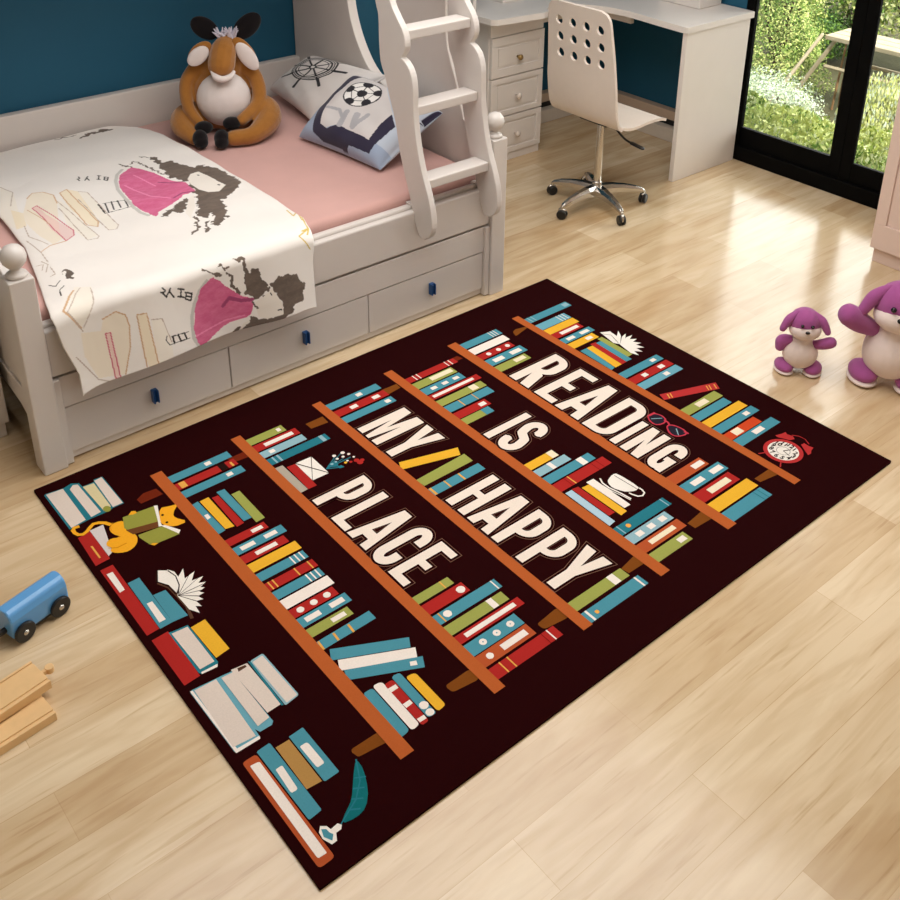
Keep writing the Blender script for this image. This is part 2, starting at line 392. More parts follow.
["T",[[1092,582],[1126,582],[1126,785],[1092,785]],1],
["Y2",[[1092,598],[1126,598],[1126,602],[1092,602]],2],
["W",[[1119,619],[1119,623],[1116,627],[1112,629],[1108,630],[1104,629],[1100,627],[1098,623],[1097,619],[1098,614],[1100,611],[1104,608],[1108,607],[1112,608],[1116,611],[1119,614]],2],
["W",[[1092,771],[1126,771],[1126,775],[1092,775]],2],
["G",[[1136,582],[1169,582],[1169,770],[1136,770]],1],
["W",[[1136,718],[1169,718],[1169,736],[1136,736]],2],
["R",[[1176,582],[1204,582],[1204,790],[1176,790]],1],
["W",[[1183,607],[1197,607],[1197,769],[1183,769]],2],
["T",[[1211,582],[1251,582],[1251,746],[1211,746]],1],
["W",[[1241,628],[1240,632],[1238,635],[1235,637],[1231,638],[1227,637],[1224,635],[1222,632],[1221,628],[1222,624],[1224,621],[1227,619],[1231,618],[1235,619],[1238,621],[1240,624]],2],
["W",[[1241,672],[1240,676],[1238,679],[1235,682],[1231,682],[1227,682],[1224,679],[1222,676],[1221,672],[1222,668],[1224,665],[1227,663],[1231,662],[1235,663],[1238,665],[1240,668]],2],
["W",[[1241,716],[1240,720],[1238,724],[1235,726],[1231,726],[1227,726],[1224,724],[1222,720],[1221,716],[1222,713],[1224,709],[1227,707],[1231,706],[1235,707],[1238,709],[1240,713]],2],
["T",[[1233,628],[1233,629],[1232,630],[1232,630],[1231,630],[1230,630],[1230,630],[1229,629],[1229,628],[1229,627],[1230,627],[1230,626],[1231,626],[1232,626],[1232,627],[1233,627]],2],
["T",[[1233,672],[1233,673],[1232,674],[1232,674],[1231,674],[1230,674],[1230,674],[1229,673],[1229,672],[1229,672],[1230,671],[1230,670],[1231,670],[1232,670],[1232,671],[1233,672]],2],
["T",[[1233,716],[1233,717],[1232,718],[1232,718],[1231,718],[1230,718],[1230,718],[1229,717],[1229,716],[1229,716],[1230,715],[1230,715],[1231,714],[1232,715],[1232,715],[1233,716]],2],
["O",[[1254,582],[1293,582],[1293,746],[1254,746]],1],
["W",[[1264,651],[1283,651],[1283,730],[1264,730]],2],
["W",[[1283,613],[1282,617],[1280,620],[1277,622],[1273,623],[1270,622],[1267,620],[1264,617],[1264,613],[1264,610],[1267,606],[1270,604],[1273,604],[1277,604],[1280,606],[1282,610]],2],
["R",[[1301,582],[1337,582],[1337,793],[1301,793]],1],
["Y2",[[1301,614],[1337,614],[1337,618],[1301,618]],2],
["Y2",[[1301,639],[1337,639],[1337,643],[1301,643]],2],
["W",[[1301,768],[1337,768],[1337,772],[1301,772]],2],
["DR",[[1301,751],[1337,751],[1337,753],[1301,753]],2],
["T",[[175,872],[209,872],[209,1071],[175,1071]],1],
["W",[[184,981],[201,981],[201,1003],[184,1003]],2],
["R",[[221,872],[256,872],[256,1069],[221,1069]],1],
["W",[[230,927],[247,927],[247,954],[230,954]],2],
["W",[[230,1014],[247,1014],[247,1041],[230,1041]],2],
["T",[[265,872],[298,872],[298,1067],[265,1067]],1],
["W",[[273,1034],[290,1034],[290,1053],[273,1053]],2],
["Y",[[557,882],[612,1064],[645,1047],[589,866]],1],
["G",[[654,871],[648,1059],[690,1058],[690,874]],1],
["T",[[708,872],[742,872],[742,1062],[708,1062]],1],
["Y2",[[708,875],[742,875],[742,883],[708,883]],2],
["Y2",[[708,929],[742,929],[742,934],[708,934]],2],
["Y2",[[708,982],[742,982],[742,988],[708,988]],2],
["G",[[1272,872],[1306,872],[1306,1066],[1272,1066]],1],
["W",[[1272,1012],[1306,1012],[1306,1035],[1272,1035]],2],
["T",[[1318,872],[1355,872],[1355,1083],[1318,1083]],1],
["W",[[1318,884],[1355,884],[1355,891],[1318,891]],2],
["Y2",[[1345,910],[1344,912],[1343,914],[1341,915],[1339,916],[1336,915],[1334,914],[1333,912],[1333,910],[1333,907],[1334,905],[1336,904],[1339,904],[1341,904],[1343,905],[1344,907]],2],
["W",[[1318,1066],[1355,1066],[1355,1072],[1318,1072]],2],
["R",[[216,1161],[246,1161],[246,1370],[216,1370]],1],
["W",[[216,1191],[246,1191],[246,1195],[216,1195]],2],
["W",[[216,1207],[246,1207],[246,1211],[216,1211]],2],
["W",[[216,1328],[246,1328],[246,1332],[216,1332]],2],
["W",[[216,1345],[246,1345],[246,1349],[216,1349]],2],
["G",[[255,1161],[292,1161],[292,1329],[255,1329]],1],
["W3",[[260,1229],[281,1229],[281,1321],[260,1321]],2],
["T",[[298,1161],[336,1161],[336,1329],[298,1329]],1],
["W",[[310,1195],[325,1195],[325,1218],[310,1218]],2],
["W",[[310,1242],[325,1242],[325,1265],[310,1265]],2],
["W",[[310,1289],[325,1289],[325,1312],[310,1312]],2],
["R",[[342,1161],[371,1161],[371,1369],[342,1369]],1],
["W",[[350,1172],[363,1172],[363,1344],[350,1344]],2],
["G",[[382,1161],[416,1161],[416,1353],[382,1353]],1],
["W3",[[383,1296],[411,1296],[411,1324],[383,1324]],2],
["T",[[422,1161],[459,1161],[459,1349],[422,1349]],1],
["Y2",[[422,1221],[459,1221],[459,1225],[422,1225]],2],
["Y2",[[422,1278],[459,1278],[459,1281],[422,1281]],2],
["R",[[469,1161],[504,1161],[504,1295],[469,1295]],1],
["W",[[478,1258],[496,1258],[496,1284],[478,1284]],2],
["G",[[508,1161],[541,1161],[541,1276],[508,1276]],1],
["T",[[508,1244],[541,1244],[541,1276],[508,1276]],2],
["Y",[[801,1161],[833,1161],[833,1276],[801,1276]],1],
["W3",[[801,1251],[833,1251],[833,1276],[801,1276]],2],
["B",[[840,1161],[871,1161],[871,1291],[840,1291]],1],
["W",[[840,1216],[871,1216],[871,1231],[840,1231]],2],
["T",[[880,1161],[914,1161],[914,1352],[880,1352]],1],
["W",[[880,1298],[914,1298],[914,1321],[880,1321]],2],
["R",[[920,1161],[959,1161],[959,1373],[920,1373]],1],
["Y2",[[920,1221],[959,1221],[959,1225],[920,1225]],2],
["DR",[[920,1320],[959,1320],[959,1322],[920,1322]],2],
["DR",[[920,1341],[959,1341],[959,1343],[920,1343]],2],
["DR",[[920,1208],[959,1208],[959,1210],[920,1210]],2],
["LB",[[970,1166],[971,1191],[1141,1190],[1144,1164]],1],
["R",[[969,1193],[973,1216],[1115,1217],[1115,1193]],1],
["Y",[[983,1220],[985,1248],[1133,1247],[1135,1221]],1],
["W",[[974,1248],[976,1276],[1121,1275],[1120,1251]],1],
["W2",[[1004,1313],[1000,1326],[999,1337],[1002,1345],[1024,1349],[1065,1351],[1086,1349],[1089,1343],[1090,1335],[1088,1325],[1082,1315],[1073,1304],[1060,1297],[1046,1291],[1033,1290],[1022,1293],[1013,1298],[1008,1303]],2],
["W2",[[989,1294],[1006,1285],[1032,1284],[1068,1292],[1106,1297],[1106,1292],[1069,1287],[1033,1279],[1005,1280],[986,1290]],2],
["W2",[[1014,1276],[1045,1278],[1087,1288],[1109,1291],[1109,1288],[1088,1285],[1046,1275],[1015,1273]],2],
["W2",[[1088,1351],[1101,1351],[1114,1346],[1120,1330],[1112,1316],[1096,1309],[1085,1307],[1084,1312],[1094,1314],[1109,1320],[1115,1330],[1111,1342],[1100,1346],[1088,1346]],2],
["DK",[[1005,1335],[1091,1341],[1091,1339],[1005,1333]],3],
["TD",[[1158,1161],[1193,1161],[1193,1368],[1158,1368]],1],
["B",[[1158,1174],[1193,1174],[1193,1178],[1158,1178]],2],
["Y2",[[1184,1205],[1183,1208],[1182,1210],[1179,1212],[1176,1213],[1173,1212],[1171,1210],[1169,1208],[1168,1205],[1169,1202],[1171,1199],[1173,1198],[1176,1197],[1179,1198],[1182,1199],[1183,1202]],2],
["B",[[1158,1354],[1193,1354],[1193,1358],[1158,1358]],2],
["B",[[1200,1161],[1235,1161],[1235,1327],[1200,1327]],1],
["W",[[1208,1194],[1226,1194],[1226,1218],[1208,1218]],2],
["W",[[1208,1241],[1226,1241],[1226,1264],[1208,1264]],2],
["W",[[1208,1287],[1226,1287],[1226,1311],[1208,1311]],2],
["O",[[1242,1161],[1278,1161],[1278,1330],[1242,1330]],1],
["W3",[[1251,1199],[1267,1199],[1267,1300],[1251,1300]],2],
["G",[[1286,1161],[1322,1161],[1322,1302],[1286,1302]],1],
["W",[[1295,1263],[1313,1263],[1313,1291],[1295,1291]],2],
["T",[[164,1443],[201,1443],[201,1616],[164,1616]],1],
["W",[[164,1573],[201,1573],[201,1576],[164,1576]],2],
["W",[[164,1585],[201,1585],[201,1588],[164,1588]],2],
["W",[[164,1597],[201,1597],[201,1600],[164,1600]],2],
["W",[[210,1443],[248,1443],[248,1609],[210,1609]],1],
["R",[[257,1443],[291,1443],[291,1594],[257,1594]],1],
["W",[[284,1485],[283,1488],[281,1492],[278,1494],[274,1494],[271,1494],[268,1492],[266,1488],[265,1485],[266,1481],[268,1478],[271,1476],[274,1476],[278,1476],[281,1478],[283,1481]],2],
["W",[[284,1530],[283,1534],[281,1537],[278,1539],[274,1540],[271,1539],[268,1537],[266,1534],[265,1530],[266,1527],[268,1524],[271,1522],[274,1521],[278,1522],[281,1524],[283,1527]],2],
["W",[[284,1573],[283,1576],[281,1579],[278,1581],[274,1582],[271,1581],[268,1579],[266,1576],[265,1573],[266,1569],[268,1566],[271,1564],[274,1564],[278,1564],[281,1566],[283,1569]],2],
["T",[[299,1443],[341,1443],[341,1609],[299,1609]],1],
["W",[[310,1468],[331,1468],[331,1513],[310,1513]],2],
["W",[[310,1546],[331,1546],[331,1593],[310,1593]],2],
["G",[[349,1443],[386,1443],[386,1584],[349,1584]],1],
["W3",[[355,1524],[375,1524],[375,1572],[355,1572]],2],
["O",[[1107,1443],[1146,1443],[1146,1595],[1107,1595]],1],
["W",[[1117,1542],[1137,1542],[1137,1588],[1117,1588]],2],
["T",[[1156,1443],[1196,1443],[1196,1623],[1156,1623]],1],
["W",[[1166,1479],[1186,1479],[1186,1529],[1166,1529]],2],
["W",[[1166,1565],[1186,1565],[1186,1614],[1166,1614]],2],
["R",[[1205,1443],[1249,1443],[1249,1608],[1205,1608]],1],
["W3",[[1216,1492],[1238,1492],[1238,1583],[1216,1583]],2],
["Y",[[1258,1443],[1300,1443],[1300,1626],[1258,1626]],1],
["T",[[1307,1443],[1350,1443],[1350,1623],[1307,1623]],1],
["TD",[[1307,1587],[1350,1587],[1350,1590],[1307,1590]],2],
["TD",[[1307,1605],[1350,1605],[1350,1608],[1307,1608]],2],
["T",[[178,1742],[214,1742],[214,1956],[178,1956]],1],
["B",[[178,1755],[214,1755],[214,1759],[178,1759]],2],
["B",[[178,1772],[214,1772],[214,1776],[178,1776]],2],
["B",[[185,1926],[207,1926],[207,1952],[185,1952]],2],
["T2",[[236,1742],[277,1742],[277,1891],[236,1891]],1],
["W",[[236,1846],[277,1846],[277,1849],[236,1849]],2],
["W",[[236,1861],[277,1861],[277,1864],[236,1864]],2],
["W",[[236,1876],[277,1876],[277,1879],[236,1879]],2],
["Y",[[280,1742],[317,1742],[317,1892],[280,1892]],1],
["R",[[318,1742],[352,1742],[352,1879],[318,1879]],1],
["W",[[327,1776],[344,1776],[344,1865],[327,1865]],2],
["T",[[363,1742],[396,1742],[396,1892],[363,1892]],1],
["W",[[371,1765],[388,1765],[388,1802],[371,1802]],2],
["W",[[371,1832],[388,1832],[388,1874],[371,1874]],2],
["Y",[[402,1742],[438,1742],[438,1869],[402,1869]],1],
["W",[[411,1821],[429,1821],[429,1850],[411,1850]],2],
["T",[[462,1748],[463,1782],[610,1764],[615,1744]],1],
["Y",[[462,1780],[464,1812],[612,1798],[612,1766]],1],
["R",[[452,1808],[455,1833],[612,1822],[612,1798]],1],
["T",[[460,1830],[461,1855],[611,1850],[610,1823]],1],
["G",[[444,1854],[444,1877],[591,1876],[593,1850]],1],
["W2",[[419,1894],[437,1928],[480,1916],[516,1888],[499,1878],[452,1888]],2],
["W2",[[522,1888],[476,1922],[449,1926],[479,1901]],2],
["W2",[[522,1888],[483,1935],[453,1953],[476,1921]],2],
["W2",[[522,1888],[506,1933],[483,1960],[490,1932]],2],
["W2",[[522,1888],[522,1934],[505,1971],[502,1944]],2],
["W2",[[522,1888],[539,1927],[533,1964],[518,1942]],2],
["W2",[[522,1888],[556,1920],[561,1955],[537,1939]],2],
["W2",[[522,1888],[571,1910],[588,1941],[554,1931]],2],
["W2",[[522,1888],[580,1893],[604,1915],[566,1916]],2],
["W2",[[522,1888],[583,1876],[611,1887],[572,1898]],2],
["DK",[[431,1893],[457,1912],[510,1893],[509,1891],[457,1910],[432,1891]],3],
["W2",[[520,132],[536,152],[567,158],[598,152],[622,134],[585,131],[557,115]],2],
["W2",[[532,152],[551,163],[586,162],[612,151],[596,150],[564,148]],3],
["W2",[[634,131],[594,171],[554,186],[577,159]],2],
["W2",[[634,131],[614,178],[582,204],[590,173]],2],
["W2",[[634,131],[634,181],[612,213],[608,182]],2],
["W2",[[634,131],[648,177],[634,209],[621,181]],2],
["W2",[[634,131],[657,169],[650,198],[631,176]],2],
["W2",[[634,131],[666,161],[666,188],[642,171]],2],
["W2",[[634,131],[676,152],[684,176],[654,166]],2],
["W2",[[634,131],[685,142],[703,162],[669,158]],2],
["W2",[[634,131],[693,133],[720,148],[682,151]],2],
["DK",[[536,153],[567,160],[602,153],[629,137],[627,134],[601,150],[567,157],[537,150]],3],
["DK",[[633,132],[585,186],[586,187],[634,133]],3],
["DK",[[633,132],[610,198],[611,199],[634,133]],3],
["DK",[[633,133],[636,200],[638,200],[635,133]],3],
["DK",[[633,133],[655,194],[657,193],[634,132]],3],
["DK",[[633,133],[674,182],[676,180],[634,132]],3],
["DK",[[633,133],[693,169],[694,167],[634,132]],3],
["DK2",[[558,116],[591,131],[629,135],[679,137],[725,129],[723,121],[679,129],[629,127],[593,124],[562,109]],1],
["DK",[[519,131],[552,114],[590,130],[624,133],[625,129],[591,127],[552,110],[517,128]],1],
["T",[[645,1742],[679,1742],[679,1939],[645,1939]],1],
["W",[[654,1890],[670,1890],[670,1913],[654,1913]],2],
["R",[[688,1742],[724,1742],[724,1940],[688,1940]],1],
["W",[[697,1798],[715,1798],[715,1821],[697,1821]],2],
["W",[[697,1880],[715,1880],[715,1906],[697,1906]],2],
["T2",[[729,1742],[764,1742],[764,1941],[729,1941]],1],
["W",[[738,1862],[756,1862],[756,1885],[738,1885]],2],
["R2",[[814,1759],[886,1960],[918,1941],[844,1746]],1],
["Y2",[[828,1778],[830,1782],[851,1770],[849,1766]],2],
["Y2",[[831,1788],[833,1792],[854,1780],[853,1776]],2],
["Y2",[[879,1916],[880,1920],[902,1907],[900,1904]],2],
["Y2",[[882,1926],[884,1930],[905,1917],[904,1913]],2],
["Y2",[[889,1944],[890,1948],[912,1935],[910,1931]],2],
["G",[[914,1742],[951,1742],[951,1916],[914,1916]],1],
["W3",[[921,1803],[944,1803],[944,1855],[921,1855]],2],
["T",[[958,1742],[992,1742],[992,1908],[958,1908]],1],
["Y",[[1000,1742],[1036,1742],[1036,1933],[1000,1933]],1],
["T",[[1042,1742],[1076,1742],[1076,1941],[1042,1941]],1],
["W",[[1051,1881],[1068,1881],[1068,1905],[1051,1905]],2],
["R3",[[1084,1742],[1118,1742],[1118,1896],[1084,1896]],1],
["W3",[[1087,1773],[1114,1773],[1114,1811],[1087,1811]],2],
["T",[[1121,1742],[1157,1742],[1157,1939],[1121,1939]],1],
["W",[[1128,1825],[1148,1825],[1148,1872],[1128,1872]],2],
["R2",[[1188,1867],[1196,1892],[1198,1907],[1207,1901],[1225,1907],[1237,1898],[1231,1882],[1215,1874],[1199,1866]],1],
["R2",[[1266,1889],[1268,1903],[1286,1902],[1299,1906],[1303,1888],[1311,1875],[1309,1862],[1295,1870]],1],
["R2",[[1219,1910],[1237,1923],[1258,1924],[1281,1912],[1280,1909],[1257,1922],[1238,1920],[1221,1908]],1],
["R2",[[1221,1768],[1212,1750],[1208,1751],[1217,1770]],1],
["R2",[[1279,1769],[1292,1748],[1289,1746],[1276,1767]],1],
["GL",[[872,1637],[872,1638],[871,1639],[871,1640],[870,1641],[870,1642],[870,1644],[870,1645],[870,1646],[870,1647],[870,1648],[870,1649],[870,1650],[870,1651],[870,1653],[871,1654],[871,1655],[872,1656],[872,1657],[873,1658],[873,1659],[874,1660],[875,1661],[876,1662],[876,1663],[877,1664],[878,1665],[880,1666],[881,1666],[882,1667],[883,1668],[884,1668],[886,1669],[887,1669],[889,1670],[890,1670],[892,1670],[893,1671],[894,1671],[896,1671],[897,1671],[899,1671],[900,1671],[901,1671],[903,1671],[904,1671],[905,1671],[907,1670],[908,1670],[909,1670],[910,1669],[912,1669],[913,1668],[914,1668],[915,1667],[916,1666],[917,1666],[918,1665],[919,1664],[920,1663],[921,1662],[921,1661],[922,1660],[923,1659],[924,1658],[924,1657],[925,1656],[925,1655],[926,1654],[926,1652],[926,1651],[927,1650],[927,1649],[927,1647],[927,1646],[927,1645],[927,1644],[927,1642],[927,1641],[927,1640],[926,1638],[926,1637],[926,1635],[925,1634],[925,1633],[924,1632],[924,1630],[923,1629],[922,1628],[922,1627],[921,1626],[920,1625],[919,1624],[918,1624],[917,1623],[916,1622],[916,1621],[914,1621],[913,1620],[912,1620],[911,1620],[910,1619],[908,1619],[907,1619],[906,1619],[904,1619],[903,1619],[901,1619],[899,1620],[898,1620],[896,1621],[894,1621],[892,1622],[890,1623],[888,1624],[886,1625],[885,1625],[883,1626],[882,1627],[880,1628],[879,1629],[878,1630],[877,1631],[876,1632],[875,1633],[874,1634],[873,1635],[872,1636]],2],
["R4",[[870,1634],[868,1639],[867,1644],[867,1649],[868,1654],[870,1659],[873,1664],[877,1667],[883,1670],[889,1672],[895,1674],[901,1674],[906,1673],[912,1671],[917,1669],[921,1666],[925,1661],[927,1656],[929,1651],[930,1646],[929,1640],[928,1634],[926,1628],[922,1624],[919,1620],[914,1618],[908,1616],[902,1617],[894,1618],[886,1622],[880,1626],[874,1630],[871,1634],[874,1637],[878,1633],[882,1630],[888,1626],[896,1623],[902,1622],[908,1621],[912,1622],[916,1624],[919,1627],[921,1631],[923,1635],[924,1641],[925,1646],[924,1650],[923,1654],[920,1658],[918,1662],[914,1665],[910,1667],[906,1668],[901,1669],[896,1669],[890,1668],[885,1666],[880,1663],[877,1660],[874,1657],[873,1652],[872,1648],[872,1644],[873,1640],[875,1636]],4],
["GL",[[945,1646],[945,1647],[945,1648],[945,1649],[945,1650],[945,1650],[946,1651],[946,1652],[947,1653],[947,1654],[948,1655],[949,1656],[949,1657],[950,1657],[951,1658],[952,1659],[954,1660],[955,1660],[956,1661],[957,1662],[958,1662],[960,1663],[961,1664],[962,1664],[964,1665],[965,1665],[966,1666],[968,1666],[969,1666],[970,1666],[972,1667],[973,1667],[974,1667],[976,1667],[977,1667],[979,1668],[980,1668],[982,1668],[983,1668],[984,1668],[986,1667],[987,1667],[988,1667],[990,1667],[991,1667],[993,1666],[994,1666],[995,1666],[997,1666],[998,1665],[999,1665],[1000,1664],[1002,1664],[1003,1663],[1004,1662],[1004,1662],[1005,1661],[1006,1660],[1006,1659],[1007,1658],[1007,1657],[1008,1656],[1008,1655],[1008,1654],[1008,1653],[1008,1652],[1008,1650],[1008,1649],[1008,1648],[1008,1646],[1007,1645],[1007,1644],[1007,1643],[1006,1641],[1006,1640],[1006,1639],[1005,1638],[1004,1636],[1004,1635],[1003,1634],[1003,1632],[1002,1631],[1001,1630],[1000,1628],[999,1627],[998,1626],[998,1625],[997,1624],[996,1624],[995,1623],[994,1622],[992,1622],[991,1621],[990,1621],[989,1620],[987,1620],[986,1620],[985,1620],[983,1620],[982,1620],[980,1620],[979,1620],[977,1620],[976,1620],[974,1621],[973,1622],[971,1622],[969,1623],[968,1624],[966,1624],[964,1625],[962,1626],[961,1628],[959,1629],[957,1630],[956,1631],[954,1632],[953,1634],[952,1635],[950,1636],[949,1637],[948,1638],[948,1639],[947,1640],[946,1642],[946,1642],[945,1644],[945,1645]],2],
["R4",[[942,1644],[942,1648],[943,1653],[946,1657],[950,1661],[955,1664],[961,1666],[966,1668],[972,1669],[978,1670],[984,1670],[989,1670],[995,1669],[1001,1667],[1006,1664],[1009,1660],[1011,1655],[1011,1650],[1010,1644],[1008,1639],[1006,1633],[1003,1628],[999,1623],[994,1620],[989,1618],[983,1617],[976,1618],[969,1620],[962,1624],[955,1629],[949,1634],[945,1638],[943,1643],[947,1645],[949,1641],[952,1637],[958,1633],[965,1628],[971,1625],[977,1623],[983,1622],[988,1622],[992,1624],[996,1627],[999,1630],[1001,1635],[1004,1640],[1005,1645],[1006,1650],[1006,1654],[1005,1658],[1003,1660],[999,1662],[994,1664],[989,1665],[984,1665],[978,1665],[973,1664],[968,1663],[963,1662],[958,1659],[953,1657],[950,1654],[948,1651],[947,1648],[947,1644]],4],
["R4",[[917,1663],[933,1663],[946,1656],[944,1650],[932,1657],[917,1657]],4],
["R4",[[867,1640],[869,1668],[877,1667],[875,1639]],4],
["R4",[[997,1665],[1012,1667],[1013,1660],[997,1658]],4],
["B",[[886,1634],[906,1664],[908,1662],[888,1632]],3],
["B",[[972,1656],[999,1634],[997,1632],[970,1653]],3],
["TD",[[44,14],[40,20],[47,67],[46,71],[40,93],[53,111],[74,113],[75,147],[64,150],[67,175],[216,175],[216,142],[221,132],[221,112],[220,78],[221,66],[226,16]],1],
["W4",[[44,19],[49,66],[216,65],[223,22]],2],
["TD",[[49,66],[47,74],[218,75],[220,65]],2],
["W4",[[64,80],[51,94],[57,106],[211,110],[215,81]],2],
["CR",[[77,113],[80,144],[207,141],[213,118]],2],
["W4",[[71,149],[68,172],[213,173],[213,144]],2],
["OL",[[224,128],[222,133],[217,137],[210,138],[203,137],[198,133],[196,128],[198,123],[203,119],[210,118],[217,119],[222,123]],3],
["R",[[272,20],[267,56],[400,55],[403,15]],1],
["W5",[[264,56],[264,94],[381,70],[389,56]],1],
["Y2",[[325,33],[326,38],[382,38],[382,33]],2],
["CT",[[282,105],[265,96],[255,85],[251,75],[258,64],[268,52],[273,36],[265,22],[249,16],[233,16],[222,27],[225,42],[236,40],[233,29],[236,27],[247,26],[258,30],[262,37],[259,46],[249,58],[240,73],[245,90],[258,105],[277,115]],3],
["CT",[[283,139],[279,130],[278,120],[280,110],[286,103],[294,99],[304,98],[315,99],[324,102],[332,107],[337,109],[340,107],[338,101],[333,93],[332,84],[335,76],[340,71],[347,68],[355,69],[363,74],[368,75],[370,70],[374,68],[380,68],[387,72],[395,80],[401,90],[405,101],[404,112],[400,123],[393,132],[383,139],[374,143],[363,145],[353,144],[342,140],[333,137],[327,134],[318,134],[308,135],[298,138],[289,142]],3],
["OR",[[336,104],[339,111],[342,110],[338,102]],4],
["OR",[[360,67],[373,87],[372,113],[375,113],[376,86],[362,66]],4],
["OR",[[275,118],[286,106],[305,100],[304,99],[285,105],[274,116]],4],
["CT",[[301,248],[306,260],[310,272],[313,284],[322,283],[336,268],[348,260],[358,258],[372,263],[389,274],[398,270],[397,252],[392,239],[384,230],[377,224],[370,221],[361,219],[351,219],[335,225],[311,236]],3],
["OL",[[271,147],[282,236],[352,217],[365,208],[329,137],[315,132]],4],
["BN",[[325,132],[348,216],[370,208],[353,140]],5],
["OL",[[364,150],[372,212],[386,223],[430,238],[426,177],[418,158],[375,148]],4],
["W2",[[280,234],[285,243],[357,218],[372,216],[368,207],[343,216]],5],
["W2",[[366,212],[374,224],[417,247],[428,237],[389,222]],5],
["CT",[[272,163],[262,176],[268,185],[278,185],[278,174]],5],
["CT",[[419,159],[418,167],[427,178],[429,166]],5],
["DK",[[335,236],[334,239],[331,240],[328,239],[327,236],[328,233],[331,232],[334,233]],5],
["DK",[[370,232],[369,235],[366,236],[363,235],[362,232],[363,229],[366,228],[369,229]],5],
["R",[[426,17],[426,51],[703,49],[705,16]],1],
["W",[[450,24],[451,40],[530,38],[532,24]],2],
["T",[[513,53],[513,84],[704,83],[705,50]],1],
["W",[[609,60],[610,74],[686,74],[686,57]],2],
["T",[[592,85],[595,117],[708,122],[704,83]],1],
["R",[[726,18],[724,61],[893,59],[896,18]],1],
["TD",[[729,60],[731,67],[736,107],[751,108],[883,110],[894,103],[890,63],[884,60]],1],
["W4",[[737,64],[741,104],[877,104],[877,67]],2],
["W",[[886,65],[888,106],[896,102],[892,64]],2],
["Y",[[748,109],[746,148],[865,150],[870,112]],1],
["T2",[[924,19],[920,20],[919,22],[918,25],[924,86],[925,90],[928,92],[931,92],[1121,82],[1124,81],[1125,80],[1126,77],[1125,26],[1124,24],[1123,22],[1120,21]],1],
["W",[[1120,23],[1119,23],[1118,24],[1118,25],[1120,81],[1120,82],[1120,82],[1121,82],[1126,81],[1127,80],[1128,80],[1128,79],[1127,23],[1126,22],[1126,22],[1125,22]],2],
["W",[[919,20],[921,26],[1120,29],[1122,22]],2],
["W4",[[923,29],[926,82],[1116,76],[1110,24]],3],
["T2",[[924,69],[924,93],[928,122],[1106,125],[1113,118],[1112,89],[1092,80]],0],
["W4",[[930,93],[932,122],[1093,123],[1097,92]],2],
["W4",[[924,121],[930,160],[1079,162],[1080,126]],3],
["DK2",[[929,135],[932,154],[939,154],[940,132]],4],
["TD",[[926,164],[934,169],[1085,165],[1083,160]],3],
["B",[[935,168],[932,168],[930,170],[929,173],[928,198],[928,200],[930,202],[933,203],[1078,206],[1081,205],[1083,203],[1084,200],[1088,172],[1088,169],[1086,167],[1083,167]],2],
["W4",[[938,171],[936,172],[936,172],[935,174],[933,196],[933,197],[934,198],[935,199],[1078,203],[1080,202],[1081,201],[1081,200],[1084,176],[1084,174],[1083,173],[1081,173]],3],
["O",[[1163,20],[1158,21],[1156,24],[1155,29],[1155,45],[1156,50],[1159,53],[1164,54],[1442,57],[1448,56],[1451,53],[1452,48],[1452,29],[1451,24],[1448,21],[1443,20]],1],
["W",[[1177,29],[1174,29],[1173,31],[1173,33],[1175,46],[1176,48],[1178,50],[1180,50],[1431,49],[1433,49],[1435,48],[1435,45],[1434,33],[1434,31],[1432,30],[1430,29]],2],
["T",[[1155,57],[1153,57],[1152,59],[1151,61],[1150,86],[1150,88],[1151,89],[1153,90],[1349,91],[1351,90],[1353,89],[1353,87],[1355,63],[1355,61],[1354,60],[1352,59]],2],
["W",[[1218,66],[1216,66],[1214,68],[1214,71],[1214,77],[1214,80],[1216,82],[1219,82],[1278,79],[1281,78],[1282,76],[1283,74],[1282,68],[1282,65],[1280,64],[1277,63]],3],
["KH",[[1168,94],[1169,127],[1298,127],[1294,92]],1],
["T",[[1166,130],[1164,130],[1163,131],[1163,133],[1162,163],[1162,164],[1163,166],[1165,166],[1300,167],[1301,167],[1302,166],[1303,164],[1303,133],[1302,132],[1301,130],[1300,130]],2],
["W",[[1204,135],[1201,135],[1199,137],[1199,140],[1199,148],[1200,151],[1202,153],[1206,154],[1260,155],[1264,154],[1266,152],[1266,149],[1266,142],[1266,138],[1264,137],[1261,136]],3],
["FE",[[1307,211],[1324,210],[1343,204],[1363,195],[1382,184],[1398,170],[1407,156],[1410,142],[1409,126],[1405,111],[1398,110],[1389,123],[1382,135],[1375,146],[1363,158],[1344,173],[1325,188],[1307,204]],2],
["TD",[[1402,103],[1376,157],[1347,187],[1300,209],[1302,212],[1349,189],[1379,158],[1404,104]],3],
["TD",[[1334,183],[1347,204],[1349,202],[1336,181]],3],
["TD",[[1352,167],[1365,187],[1368,186],[1355,165]],3],
["TD",[[1370,151],[1383,171],[1386,170],[1373,150]],3],
["TD",[[1386,134],[1399,154],[1402,152],[1389,132]],3],
["W2",[[1380,69],[1388,79],[1399,82],[1397,99],[1405,104],[1412,98],[1412,86],[1427,78],[1427,66],[1406,58],[1390,60]],2],
["T",[[1387,67],[1393,75],[1403,76],[1411,80],[1421,71],[1404,62]],3]]
CLOCK = [1.2504,1.8193,0.0595]
